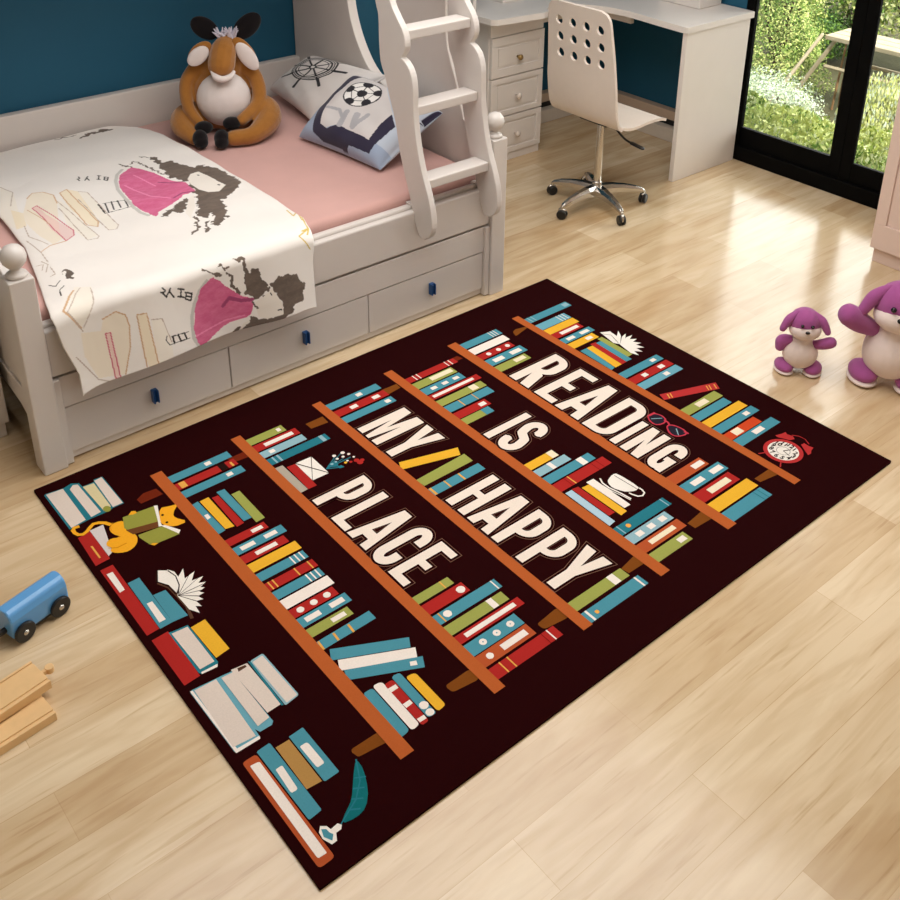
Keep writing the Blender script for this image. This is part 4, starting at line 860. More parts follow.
def inpoly(X, Y, P):
    c_ = np.zeros(X.shape, bool); n = len(P)
    for i in range(n):
        x0,y0 = P[i-1]; x1,y1 = P[i]
        if y0 == y1: continue
        k = ((y0 > Y) != (y1 > Y)) & (X < (x1-x0)*(Y-y0)/(y1-y0)+x0); c_ ^= k
    return c_
def near(X, Y, P, w):
    c_ = np.zeros(X.shape, bool)
    for i in range(len(P)-1):
        x0,y0 = P[i]; x1,y1 = P[i+1]; dx,dy = x1-x0,y1-y0; l2 = dx*dx+dy*dy+1e-12
        t = np.clip(((X-x0)*dx+(Y-y0)*dy)/l2,0,1)
        c_ |= (X-x0-t*dx)**2+(Y-y0-t*dy)**2 < (w/2)**2
    return c_
def grid_mesh(name, Pt, rgb, cyclic=False):
    """Pt (n, m, 3) points, rgb (n, m, 3) sRGB 0..255"""
    n, m = Pt.shape[:2]
    idx = np.arange(n*m).reshape(n,m)
    q = np.stack([idx[:-1,:-1], idx[1:,:-1], idx[1:,1:], idx[:-1,1:]], -1).reshape(-1,4)
    me = bpy.data.meshes.new(name)
    me.vertices.add(n*m); me.vertices.foreach_set('co', Pt.reshape(-1).astype(np.float32))
    me.loops.add(q.size); me.loops.foreach_set('vertex_index', q.reshape(-1).astype(np.int32))
    me.polygons.add(len(q)); me.polygons.foreach_set('loop_start', np.arange(0,q.size,4,dtype=np.int32))
    try: me.polygons.foreach_set('loop_total', np.full(len(q),4,dtype=np.int32))
    except Exception: pass
    me.update(calc_edges=True); me.validate()
    at = me.color_attributes.new('print', 'FLOAT_COLOR', 'POINT')
    c_ = rgb/255.; c_ = np.where(c_ <= .04045, c_/12.92, ((c_+.055)/1.055)**2.4)
    at.data.foreach_set('color', np.concatenate([c_, np.ones((n,m,1))], -1).reshape(-1).astype(np.float32))
    me.polygons.foreach_set('use_smooth', [True]*len(me.polygons))
    return me
# duvet: top lies on the mattress, front hangs over the side rail
nx, ns = 400, 660
S = np.linspace(1.29, -.262, ns); U = np.linspace(0, 1, nx)
SS, UU = np.meshgrid(S, U)
xl = np.interp(SS, [-.28,-.2,-.1,0,.16,.45,.7,1.3], [.180,.183,.155,.140,.176,.234,.249,.262])
xr = np.interp(SS, [-.28,-.1,0,.1,.4,.9,1.1,1.2,1.25,1.3], [.970,.974,.990,1.024,1.032,1.018,1.010,.995,.97,.90])
XX = xl+(xr-xl)*UU
topz = .521+.0035*np.sin(XX*9+1)*np.sin(SS*6)+.0015*np.sin(XX*23+SS*11)+.0015*np.sin(SS*31+XX*5)
edge = np.clip(np.minimum(UU*(xr-xl), (1-UU)*(xr-xl))/.05, 0, 1)
topz = topz+.012*np.sqrt(edge)-.008
kr = .045
YY = np.where(SS > 0, 1.53+SS, 1.53); ZZ = np.where(SS > 0, topz, topz+SS)
# round the fold
f0 = np.clip((SS+kr)/(2*kr), 0, 1)
ZZ = np.where((SS < kr), topz-np.where(SS > -kr, (1-f0)**2*kr, -SS), ZZ)
YY = np.where((SS < kr), 1.506+np.where(SS > -kr, f0**2*(kr+.024), 0), YY)
hang = np.clip(-SS/.27, 0, 1)
YY = YY-.010*hang*np.sin(XX*16+.6)-.012*hang*hang*(1+np.sin(XX*7))-.004*hang
cor = np.clip((.30-XX)/.10, 0, 1)*hang
ly = np.clip((.25-XX)/.08,0,1)*np.clip((SS)/.1,0,1)
ZZ = ZZ-.006*ly
rgb = np.empty(XX.shape+(3,)); rgb[:] = (238,232,226)
rngd = np.random.default_rng(11)
def vnoise(X, Y, cell):
    G = rngd.uniform(-1,1,(400,400)); a = X/cell+50.5; b = Y/cell+60.5
    i = np.floor(a).astype(int); j = np.floor(b).astype(int); fx = a-i; fy = b-j; i %= 399; j %= 399
    fx = fx*fx*(3-2*fx); fy = fy*fy*(3-2*fy)
    return (G[i,j]*(1-fx)+G[i+1,j]*fx)*(1-fy)+(G[i,j+1]*(1-fx)+G[i+1,j+1]*fx)*fy
j1 = .009*vnoise(XX,SS,.016)+.004*vnoise(XX,SS,.007); j2 = .009*vnoise(XX,SS,.016)+.004*vnoise(XX,SS,.007)
streak = np.clip(.5+.5*vnoise(XX,SS*2.5,.03)+.35*vnoise(XX*1.5,SS*3,.009),0,1)
for col, w_, pts in DUV:
    jx, js = (XX+j1, SS+j2) if col == 'br' else (XX+j1*.3, SS+j2*.3) if col == 'pk' else (XX, SS)
    k = near(jx, js, pts, w_) if w_ else inpoly(jx, js, pts)
    c0 = np.array(DC[col], float)
    if col == 'pk': rgb[k] = (c0[None,:]*(1-streak[k][:,None]*.35)+np.array((236,150,182))*streak[k][:,None]*.35)
    elif col in ('be1','be2','be3','pk2') and not w_: rgb[k] = rgb[k]*.45+c0*.55
    elif col == 'br': rgb[k] = c0*(.92+.16*streak[k][:,None])
    else: rgb[k] = c0
me = grid_mesh('printed_duvet', np.stack([XX,YY,ZZ],-1), rgb)
o = link('printed_duvet', me, attr_mat('printed_white_cotton', crease=.004))
sd = o.modifiers.new('solid','SOLIDIFY'); sd.thickness = .008; sd.offset = -1
tag(o, 'white duvet printed with girls in pink dresses and sketched books, hanging over the bed side', 'duvet')
if o.data.polygons[1000].normal.z < 0: o.data.flip_normals()
# pillows
def pillow(name, Q, bulge, paint, base, label):
    Q = [np.array(q) for q in Q]; n = 200
    a = np.linspace(-1,1,n); A, B = np.meshgrid(a, a, indexing='ij')
    s = (A+1)/2; t = (B+1)/2
    pin = 1-.05*(1-np.abs(B)**2)*np.abs(A)**6; s = .5+(s-.5)*pin; t = .5+(t-.5)*(1-.05*(1-np.abs(A)**2)*np.abs(B)**6)
    P = ((1-t)*(1-s))[...,None]*Q[0]+((1-t)*s)[...,None]*Q[1]+(t*(1-s))[...,None]*Q[2]+(t*s)[...,None]*Q[3]
    nn = np.cross(Q[1]-Q[0]+Q[3]-Q[2], Q[2]-Q[0]+Q[3]-Q[1]); nn /= np.linalg.norm(nn)
    bl = np.clip(1-np.abs(A)**3.2,0,1)**.45*np.clip(1-np.abs(B)**3.2,0,1)**.45
    wr = .0035*np.sin(9*A+5*B)*np.sin(7*B-3*A)*bl
    front = P+nn*(bl*bulge+wr)[...,None]; back = P-nn*(bl*bulge*.55)[...,None]
    back[...,2] = np.maximum(back[...,2], .497+0*back[...,2])
    rgb = np.empty(A.shape+(3,)); rgb[:] = base; paint(A, B, rgb)
    bk = np.empty(A.shape+(3,)); bk[:] = base
    allp = np.concatenate([front, back[::-1]], 0); allc = np.concatenate([rgb, bk], 0)
    me = grid_mesh(name, allp, allc)
    if me.polygons[n*40+100].normal.dot(Vector(nn)) < 0: me.flip_normals()
    o = link(name, me, attr_mat(name+'_cotton'))
    return tag(o, label, 'pillow')
A2 = [["gy",0,[[-0.486,-0.687],[-0.999,0.122],[-0.881,0.936],[-0.153,0.999],[0.618,0.202],[0.657,-0.66],[0.112,-0.616],[-0.1,-0.576],[-0.344,-0.759]]],["nv",0,[[-0.592,-0.894],[-0.882,-0.187],[-0.858,0.258],[-0.89,0.833],[-0.623,0.895],[-0.153,0.999],[-0.177,0.987],[-0.651,0.872],[-0.717,0.218],[-0.694,-0.193],[-0.486,-0.687],[-0.288,-0.741],[-0.1,-0.576],[0.095,-0.59],[0.63,-0.611],[0.596,-0.252],[0.602,0.187],[0.806,-0.029],[0.784,-0.399],[0.752,-0.863],[0.308,-0.895],[0.247,-0.997],[0.022,-0.983],[-0.361,-0.982]]],["nv",0,[[0.507,0.94],[0.58,0.986],[0.384,0.999],[0.562,0.901]]],["nv",0,[[0.837,0.475],[0.876,0.597],[0.948,0.411],[0.999,0.462],[0.966,0.368]]],["nv",0.012,[[0.999,0.503],[0.999,0.765],[0.999,0.938]]],["gy2",0.02,[[-0.135,-0.214],[-0.076,-0.565]]],["gy2",0.02,[[0.083,-0.176],[0.177,-0.481]]],["gy2",0.015,[[0.195,-0.509],[0.251,-0.076]]],["gy2",0.012,[[-0.632,-0.262],[-0.317,-0.226],[-0.142,-0.377]]]]
PC = {'gy':(214,208,206),'gy2':(176,174,178),'nv':(48,44,66)}
def paint2(A, B, rgb):
    rgb[(A+B*.4 < -.75)|(B < -.6)] = (160,176,200)
    for col, w_, pts in A2: rgb[near(A,B,pts,w_*6) if w_ else inpoly(A,B,pts)] = PC[col]
    X = (A+.20)*1.0; Y = (B-.36)*.95; R = np.hypot(X,Y)
    rgb[R < .36] = (240,236,232)
    for k in range(5):
        th = pi/2+k*2*pi/5+.3; cx, cy = .30*cos(th), .30*sin(th)
        rgb[(np.hypot(X-cx,Y-cy) < .095)&(R < .345)] = (34,32,40)
        rgb[near(X,Y,[(.1*cos(th),.1*sin(th)),(cx,cy)],.018)&(R<.34)] = (34,32,40)
        t2 = th+2*pi/5
        m_ = [(.22*cos(th+.25),.22*sin(th+.25)),(.22*cos(t2-.25),.22*sin(t2-.25))]
        rgb[near(X,Y,m_,.016)] = (34,32,40)
    rgb[R < .10] = (34,32,40)
    rgb[(R > .345)&(R < .37)] = (34,32,40)
def paint1(A, B, rgb):
    cx, cy = -.25, .34
    X = (A-cx); Y = (B-cy)*.92; R = np.hypot(X,Y)
    K = (32,32,36)
    for r0, r1 in ((.39,.435),(.455,.48),(.50,.54),(.33,.35)): rgb[(R > r0)&(R < r1)] = K
    for k in range(8):
        th = k*pi/4+.22
        rgb[near(X,Y,[(0,0),(.42*cos(th),.42*sin(th))],.045)] = K
        rgb[near(X,Y,[(.52*cos(th),.52*sin(th)),(.82*cos(th),.82*sin(th))],.075)] = K
    rgb[R < .09] = K; rgb[R < .05] = (225,220,216)
pillow('pillow', [[1.604,2.82,0.53],[1.54,2.382,0.52],[1.755,2.687,0.688],[1.77,2.167,0.723]], .062, paint1, (222,216,212), 'pale pillow printed with a black ship wheel against the head panel')
pillow('pillow', [[1.42,2.29,0.51],[1.469,1.814,0.51],[1.72,2.312,0.701],[1.75,1.795,0.675]], .085, paint2, (190,200,214), 'blue and white pillow printed with a football, lying in front of the ship wheel pillow')
# ------------------------------------------------------------------ plush donkey
fur = mat('ochre_plush', (158,104,44), .95, vary=.1, scale=40, bump=.6, bscale=450, sheen=.4, spec=.15)
furw = mat('white_plush', (226,216,212), .95, vary=.03, bump=.5, bscale=450, sheen=.3, spec=.15)
furb = mat('black_plush', (18,13,15), .95, vary=.1, bump=.5, bscale=450, sheen=.2, spec=.15)
furh = mat('pale_lilac_hair', (206,200,212), .9, vary=.1, bump=.5)
dk = thing('plush_donkey', 'brown plush donkey with white belly and black ears sitting on the pink sheet', 'soft toy', (1.246,2.578,.500), -.46)
bm = bmesh.new()
ball(bm, (0,.02,.135), (.124,.105,.140)); ball(bm, (0,.03,.23), (.085,.075,.10)); ball(bm, (.034,.02,.295), (.060,.058,.082)); ball(bm, (.040,.02,.262), (.062,.06,.08))
tube(bm, [(.040,.0,.362),(.024,-.035,.335),(.010,-.075,.288)], [.034,.050,.053])                       # muzzle
tube(bm, [(-.070,.02,.27),(-.128,-.005,.205),(-.130,-.06,.125),(-.092,-.118,.072)], [.034,.028,.024,.021])
tube(bm, [(.085,.02,.27),(.140,-.005,.205),(.142,-.06,.125),(.07,-.135,.080)], [.036,.030,.028,.024])
tube(bm, [(-.07,.0,.06),(-.145,-.02,.068),(-.160,-.09,.055),(-.118,-.165,.030)], [.06,.052,.042,.028])
tube(bm, [(.07,.0,.065),(.150,-.02,.078),(.172,-.10,.062),(.11,-.185,.036),(.03,-.20,.032)], [.065,.066,.052,.036,.031])
link('body', fuse(bm, .0045, 4), fur, dk, smooth=True, local=True)
def blob(name, m, parent, items, vox=.004, it=4, label=None):
    bm = bmesh.new()
    for f in items: f(bm)
    o = link(name, fuse(bm, vox, it), m, parent, smooth=True, local=True)
    if label: o['label'] = label
    return o
blob('belly', furw, dk, [lambda b: ball(b, (.008,-.030,.140), (.108,.092,.112))], .005, 14, 'white belly')
blob('mouth', furw, dk, [lambda b: tube(b, [(-.028,-.098,.274),(-.014,-.116,.254),(.012,-.122,.246),(.040,-.112,.252),(.054,-.096,.264)], [.007,.013,.013,.012,.008])], .0025, 2, 'white muzzle lip')
for L in (1,0):
    rt = Matrix.Rotation(radians(-52 if L else 48), 3, 'Y')
    blob('ear', furb, dk, [lambda b: ball(b, ((-.040 if L else .122),.02,(.412 if L else .412)), (.042,.014,(.060 if L else .068)), rt)], .003, 3, 'black upright ear')
    rt2 = Matrix.Rotation(radians(50 if L else -32), 3, 'Y')
    blob('drooping_ear', furw, dk, [lambda b: ball(b, ((-.074 if L else .112),-.050,(.322 if L else .310)), (.032,.012,(.050 if L else .066)), rt2)], .003, 3, 'white inner face of the drooping ear')
    blob('drooping_ear_back', fur, dk, [lambda b: ball(b, ((-.066 if L else .104),-.036,(.332 if L else .322)), (.034,.015,(.056 if L else .072)), rt2)], .003, 3)
    blob('hand', furb, dk, [lambda b: ball(b, ((-.078 if L else .030),-.140,(.062 if L else .072)), (.036,.028,.026))], .004, 3, 'black hoof')
    blob('foot', furb, dk, [lambda b: ball(b, ((-.095 if L else -.014),(-.190 if L else -.205),.036), (.030,.030,.036), None), lambda b: ball(b, ((-.092 if L else -.016),(-.205 if L else -.222),.026), (.027,.026,.026))], .004, 3, 'black hoof')
bm = bmesh.new()
for k in range(40):
    a = random.uniform(-1,1); x = .040+.026*sin(k*1.7); y = .012*cos(k*2.3)
    tube(bm, [(x,y,.364),(x+.022*a,y-.012,.394),(x+.040*a,y-.024+.014*random.random(),.400+.022*random.random())], [.007,.006,.0015], seg=5, smooth=2)
ob('hair_tuft', bm, furh, dk, smooth=True, local=True)
# ------------------------------------------------------------------ desk
desk = thing('corner_desk', 'white corner desk with three drawers and a solid end panel by the window', 'desk', (3.1,2.4,0))
top = [(2.58,2.89),(2.575,2.56),(2.58,2.47),(2.60,2.445)]+[tuple(p[:2]) for p in catmull([(2.87,2.415,0),(2.905,2.425,0),(2.94,2.47,0),(3.0,2.49,0),(3.08,2.465,0),(3.15,2.39,0),(3.195,2.28,0),(3.205,2.15,0),(3.195,1.99,0),(3.188,1.85,0)],4)]+[(3.19,1.815),(3.685,1.812),(3.69,1.83),(3.69,2.89)]
bm = bmesh.new(); prism(bm, top, [], lambda a,b,t: (a,b,t), .733, .762); ob('desktop', bm, white2, desk, bevel=.006)
bx('end_panel', white2, desk, 3.20,1.822,0,3.673,1.848,.733)
bx('apron', white2, desk, 3.30,2.25,.672,3.325,2.86,.733)
bx('apron', white2, desk, 2.985,2.56,.66,3.30,2.58,.733)
bm = bmesh.new(); box(bm, 2.637,2.532,0,2.984,2.88,.040); box(bm, 2.637,2.545,.04,2.984,2.88,.733); box(bm, 2.6375,2.532,.648,2.9835,2.545,.733)
ob('pedestal', bm, white2, desk, bevel=.002)
bx('hutch_panel', white2, desk, 2.600,2.62,.762,2.622,2.885,1.25)
for i, (z0, z1) in enumerate(((.447,.645),(.245,.440),(.043,.238))):
    bm = bmesh.new(); x0, x1, y = 2.642, 2.986, 2.528
    box(bm, x0,y+.004,z0,x1,2.545,z1)
    fx, fz = .034, (.042 if i == 0 else .027)
    for q in ((x0,z0,x1,z0+fz),(x0,z1-fz,x1,z1),(x0,z0+fz,x0+fx,z1-fz),(x1-fx,z0+fz,x1,z1-fz)): box(bm, q[0],y-.003,q[1],q[2],y+.004,q[3])
    box(bm, x0+fx+.012,y,z0+fz+.012,x1-fx-.012,y+.004,z1-fz-.012)
    d = ob('drawer', bm, white2, desk, bevel=.0015)
    bm = bmesh.new(); zc = (.534,.338,.138)[i]; lathe(bm, [(.006,0),(.006,-.012),(.013,-.017),(.015,-.024),(.011,-.031),(.001,-.033)], (2.810,y-.001,zc), 18, 'Y')
    o = ob('knob', bm, brass if i == 0 else chairw, d, smooth=True)
    if i == 0: o['label'] = 'darker brass coloured drawer knob'
bm = bmesh.new(); box(bm, 3.50,2.0,.763,3.67,2.25,.90); tag(ob('storage_box', bm, white2, None, bevel=.004), 'white box standing on the desktop near the window', 'box')
paper = mat('white_paper', (240,236,230), .8)
bm = bmesh.new(); box(bm, 2.83,2.665,.763,2.97,2.86,.778); o = ob('notebook', bm, white2, None, bevel=.002); tag(o, 'white notebook lying flat on the desktop above the drawers', 'notebook')
# ------------------------------------------------------------------ swivel chair
ch = thing('swivel_chair', 'cream swivel chair with twelve round holes in its back, at the desk', 'chair', (2.745,1.865,0))
sp = catmull([(2.492,0,.965),(2.508,0,.87),(2.524,0,.75),(2.536,0,.62),(2.548,0,.53),(2.568,0,.476),(2.610,0,.448),(2.675,0,.440),(2.755,0,.446),(2.84,0,.444),(2.90,0,.424)], 5)
L_ = [0]
for i in range(1,len(sp)): L_.append(L_[-1]+(sp[i]-sp[i-1]).length)
tot = L_[-1]
def onprof(s):
    s = min(max(s,0),tot)
    for i in range(1,len(L_)):
        if L_[i] >= s: 
            t = (s-L_[i-1])/(L_[i]-L_[i-1]); return sp[i-1].lerp(sp[i],t), (sp[i]-sp[i-1]).normalized()
    return sp[-1], (sp[-1]-sp[-2]).normalized()
yc = 1.835
def half(s):       # half width along the sheet
    h = .172+.028*min(1,(s/tot)/.40)
    for e in (s, tot-s):
        if e < .045: h -= .045-math.sqrt(max(0,.045**2-(.045-e)**2))
    return h
ns_, nw = 150, 96
holes = []
for r in range(3):
    for c_ in range(4): holes.append((.083+.073*r, -.118+.078*c_))
bm = bmesh.new(); Vt = {}; 
# flat sheet with true round holes, tessellated then bent
def outl():
    o = []
    N_ = 90
    for i in range(N_+1): s = tot*i/N_; o.append((s, half(s)))
    for i in range(N_+1): s = tot*(1-i/N_); o.append((s, -half(s)))
    return [p for i,p in enumerate(o) if i == 0 or hypot(p[0]-o[i-1][0],p[1]-o[i-1][1]) > 1e-5]
outer_ = outl()
hl = [[(s0+.0205*cos(2*pi*k/24), w0+.0205*sin(2*pi*k/24)) for k in range(24)] for s0, w0 in holes]
pts2 = []; edges2 = []
for l in [outer_]+hl:
    b0 = len(pts2); pts2 += l; edges2 += [(b0+i, b0+(i+1)%len(l)) for i in range(len(l))]
for i in range(1,60):
    s = tot*i/60
    for j in range(-6,7):
        w0 = j/6.3*half(s)*.96
        if all(hypot(s-a,w0-b_) > .025 for a,b_ in holes): pts2.append((s,w0))
from mathutils.geometry import delaunay_2d_cdt
vo_, eo_, fo_, *_r = delaunay_2d_cdt([Vector(p) for p in pts2], edges2, [], 0, 1e-6)
for sgn in (1,-1):
    VV = []
    for p in vo_:
        P3, T = onprof(p[0]); n = Vector((-T.z,0,T.x))   # sheet normal
        sx = .010*(p[1]/.2)**2
        VV.append(bm.verts.new((P3.x+n.x*.006*sgn, yc+p[1], P3.z+n.z*.006*sgn+ (sx if P3.x > 2.59 else 0))))
    Vt[sgn] = VV
ecount = {}
for f in fo_:
    cx = sum(vo_[i][0] for i in f)/3; cy = sum(vo_[i][1] for i in f)/3
    if abs(cy) > half(cx)+1e-6 or any(hypot(cx-a,cy-b_) < .0200 for a,b_ in holes): continue
    bm.faces.new([Vt[1][i] for i in f]); bm.faces.new([Vt[-1][i] for i in f][::-1])
    for i in range(3):
        e = (f[i], f[(i+1)%3]); k = tuple(sorted(e)); ecount.setdefault(k, []).append(e)
for k, l in ecount.items():
    if len(l) == 1:
        a, b_ = l[0]; bm.faces.new((Vt[1][b_], Vt[1][a], Vt[-1][a], Vt[-1][b_]))
bmesh.ops.recalc_face_normals(bm, faces=bm.faces)
loose = [v for v in bm.verts if not v.link_faces]; bmesh.ops.delete(bm, geom=loose, context='VERTS')
ob('seat_shell', bm, chairw, ch, bevel=.0)
cxx, cyy = 2.712, 1.866
bm = bmesh.new(); lathe(bm, [(.022,.075),(.024,.08),(.022,.12),(.0175,.125),(.0165,.41),(.03,.415),(.03,.428)], (cxx,cyy,0), 20); ob('gas_column', bm, chrome, ch, smooth=False, bevel=.001)
bm = bmesh.new(); box(bm, cxx-.08,cyy-.10,.424,cxx+.06,cyy+.06,.434); ob('seat_plate', bm, blackp, ch, bevel=.003)
bm = bmesh.new(); tube(bm, [(cxx-.0,cyy-.05,.425),(2.70,1.72,.375),(2.705,1.66,.362)], [.005,.005,.005], seg=8); tube(bm, [(2.705,1.675,.363),(2.710,1.620,.355)], [.012,.011], seg=10, flat=.6); ob('height_lever', bm, blackp, ch, smooth=True)
bs = bmesh.new(); lathe(bs, [(.028,.060),(.034,.066),(.034,.085),(.026,.095)], (cxx,cyy,0), 24); hub = ob('base_hub', bs, chrome, ch, bevel=.002)
for i, ang in enumerate((108,182,253,330,56)):
    a = radians(ang); d = Vector((cos(a), sin(a), 0)); n = Vector((-d.y, d.x, 0)); C = Vector((cxx,cyy,0)); Rr = .205
    bm = bmesh.new(); rings = []
    for t, z, w0, h_ in ((.02,.082,.026,.024),(.07,.086,.023,.021),(.13,.083,.018,.017),(.185,.075,.015,.013),(.218,.066,.012,.010),(.228,.060,.009,.008)):
        c3 = C+d*t
        rings.append([bm.verts.new(c3+n*(w0*sx_)+Vector((0,0,z+h_*sz))) for sx_, sz in ((-1,-1),(1,-1),(1,.3),(.55,1),(-.55,1),(-1,.3))])
    for r0, r1 in zip(rings, rings[1:]):
        for k in range(6): bm.faces.new((r0[k],r0[(k+1)%6],r1[(k+1)%6],r1[k]))
    bm.faces.new(rings[0]); bm.faces.new(rings[-1]); bmesh.ops.recalc_face_normals(bm, faces=bm.faces)
    leg = ob('leg', bm, chrome, ch, bevel=.002)
    pc = C+d*.226
    cs = thing('caster', None, None, pc, a+1.0+i); cs.parent = ch; cs.location = pc-ch.location
    WM[cs.name] = Matrix.Translation(pc) @ Matrix.Rotation(a+1.0+i, 4, 'Z')
    for sx_ in (-1,1):
        bm = bmesh.new(); lathe(bm, [(.001,sx_*.003),(.019,sx_*.003),(.0225,sx_*.005),(.0225,sx_*.013),(.019,sx_*.016),(.001,sx_*.016)], (0,0,.0226), 20, 'Y'); ob('wheel', bm, blackp, cs, local=True)
    bm = bmesh.new(); tube(bm, [(0,0,.058),(0,0,.03)], [.007,.007], seg=8); tube(bm, [(-.016,0,.026),(-.008,0,.046),(.012,0,.044)], [.006,.008,.006], seg=8); ob('fork', bm, chrome, cs, local=True, smooth=True)
# ------------------------------------------------------------------ wardrobe and cabinet
wr = thing('wardrobe', 'tall blush white wardrobe at the right by the window', 'wardrobe', (3.44,.3,0))
bm = bmesh.new(); box(bm, 3.205,-.15,0,3.62,.765,.062); box(bm, 3.20,-.155,.064,3.62,.774,1.98); ob('carcass', bm, wardm, wr, bevel=.003)
for y0, y1 in ((.306,.772),(-.153,.302)):
    bm = bmesh.new(); f = .050
    for q in ((y0,.068,y1,.178),(y0,1.86,y1,1.97),(y0,.178,y0+f,1.86),(y1-f,.178,y1,1.86)): box(bm, 3.182,q[0],q[1],3.199,q[2],q[3])
    box(bm, 3.190,y0+f,.178,3.199,y1-f,1.86)
    d = ob('door', bm, wardm, wr, bevel=.002)
    bm = bmesh.new(); yk = y0+.03 if y0 > .2 else y1-.03; lathe(bm, [(.006,0),(.006,-.014),(.014,-.02),(.012,-.03),(.001,-.033)], (3.182,yk,1.0), 16, 'X'); ob('knob', bm, brass, d, smooth=True)
cb = thing('bedside_cabinet', 'white cabinet at the left edge behind the footboard', 'cabinet', (-.2,2.0,0))
bm = bmesh.new(); box(bm, -.45,1.80,0,.035,2.2,.05); box(bm, -.46,1.797,.05,.046,2.2,.48); ob('carcass', bm, white, cb, bevel=.003)
bm = bmesh.new(); box(bm, -.455,1.785,.055,.044,1.797,.47); ob('door', bm, white, cb, bevel=.003)
# ------------------------------------------------------------------ purple plush dogs
pur = mat('purple_felt', (168,86,146), .9, vary=.05, bump=.4, bscale=500, sheen=.3, spec=.2)
cre = mat('cream_felt', (240,222,214), .9, vary=.03, bump=.4, bscale=500, sheen=.3, spec=.2)
eye = mat('glossy_black_bead', (14,12,14), .15)
def plush_dog(name, label, loc, rz, k, arms, turn=0.):
    t = thing(name, label, 'soft toy', loc, rz)
    sc_ = lambda p: tuple(x*k for x in p)
    B = lambda c_, r, rot=None: (lambda b: ball(b, sc_(c_), tuple(x*k for x in (r if hasattr(r,'__len__') else (r,r,r))), rot))
    T = lambda P, R_: (lambda b: tube(b, [sc_(p) for p in P], [r*k for r in R_]))
    v = .0035*k
    blob('body', cre, t, [B((0,0,.078),(.062,.056,.062)), B((0,0,.13),(.036,.036,.03))], v, 3)
    blob('back_patch', pur, t, [B((0,.011,.080),(.061,.055,.060))], v, 3, 'purple back')
    hd = blob('head', pur, t, [B((0,.004,.195),(.056,.054,.056))], v, 3)
    blob('face_patch', cre, hd, [B((.002,-.010,.176),(.056,.050,.036)), B((.003,-.026,.178),(.034,.034,.026))], v, 3, 'cream lower face')
    for s in (-1,1):
        e = blob('ear', pur, hd, [T([(s*.028,-.002,.236),(s*.056,-.014,.214),(s*.076,-.026,.180)],[.010,.016,.012])], v, 3)
        bm = bmesh.new(); ball(bm, sc_((s*.017+.002,-.0485,.208)), .0062*k, seg=12); ob('eye', bm, eye, hd, smooth=True, local=True)
        f = blob('foot', pur, t, [B((s*.050,-.010,.024),(.032,.042,.022), Matrix.Rotation(-s*.35,3,'Z'))], v, 2)
        blob('sole', cre, f, [B((s*.050,-.012,.009),(.033,.044,.009), Matrix.Rotation(-s*.35,3,'Z'))], v*.8, 1, 'cream sole')
    bm = bmesh.new(); ball(bm, sc_((.003,-.0605,.190)), tuple(x*k for x in (.008,.006,.006)), seg=12); ob('nose', bm, eye, hd, smooth=True, local=True)
    for P, R_ in arms: blob('arm', pur, t, [T(P,R_)], v, 3)
    return t
plush_dog('plush_dog', 'small purple and cream plush dog standing with one arm out', (2.248,.476,0), -.86, .96,
    [([(-.045,.0,.122),(-.066,.0,.115),(-.072,-.005,.095)],[.02,.024,.018]), ([(.045,-.01,.118),(.068,-.02,.128),(.092,-.028,.142)],[.016,.020,.021])])
plush_dog('plush_dog', 'larger purple and cream plush dog at the right edge with a raised arm', (2.418,.246,0), -1.08, 1.50,
    [([(-.045,-.0,.128),(-.078,-.02,.150),(-.100,-.035,.170)],[.018,.025,.026]), ([(.045,0,.12),(.07,.0,.10),(.075,-.01,.08)],[.018,.022,.018])])
bm = bmesh.new(); ball(bm, (2.318,.098,.023), (.026,.020,.022)); tag(ob('felt_ball', bm, mat('dusty_pink_felt', (196,140,140), .9), smooth=True), 'dusty pink felt ball on the floor at the right edge', 'ball')
# ------------------------------------------------------------------ toy train car
blu = mat('sky_blue_painted_wood', (92,156,212), .35, vary=.04, coat=.2)
tr_ = thing('toy_train_car', 'blue wooden toy train car with black wheels by the rug', 'toy train', (-.169,1.003,0), radians(15))
bm = bmesh.new()
prism(bm, [(-.030,.020),(.030,.020),(.030,.070),(.024,.088),(.012,.095),(-.012,.095),(-.024,.088),(-.030,.070)], [], lambda a,b,t: (t,a,b), -.078, .078)
ob('body', bm, blu, tr_, bevel=.007, local=True)
for x in (-.050,.048):
    for s in (-1,1):
        bm = bmesh.new(); lathe(bm, [(.001,0),(.0245,0),(.027,s*.002),(.027,s*.007),(.024,s*.009),(.001,s*.009)], (x,s*.031,.027), 28, 'Y'); wh = ob('wheel', bm, blackp, tr_, local=True)
        bm = bmesh.new(); lathe(bm, [(.0075,s*.004),(.007,s*.011),(.001,s*.0125)], (x,s*.031,.027), 16, 'Y'); ob('axle_cap', bm, chrome, wh, local=True, smooth=True)
bm = bmesh.new(); box(bm, -.05,-.026,.012,.05,.026,.022); ob('chassis', bm, blackp, tr_, local=True)
bm = bmesh.new(); tube(bm, [(-.080,0,.035),(-.092,0,.035)], [.008,.008]); ob('coupling', bm, blackp, tr_, local=True, smooth=True)
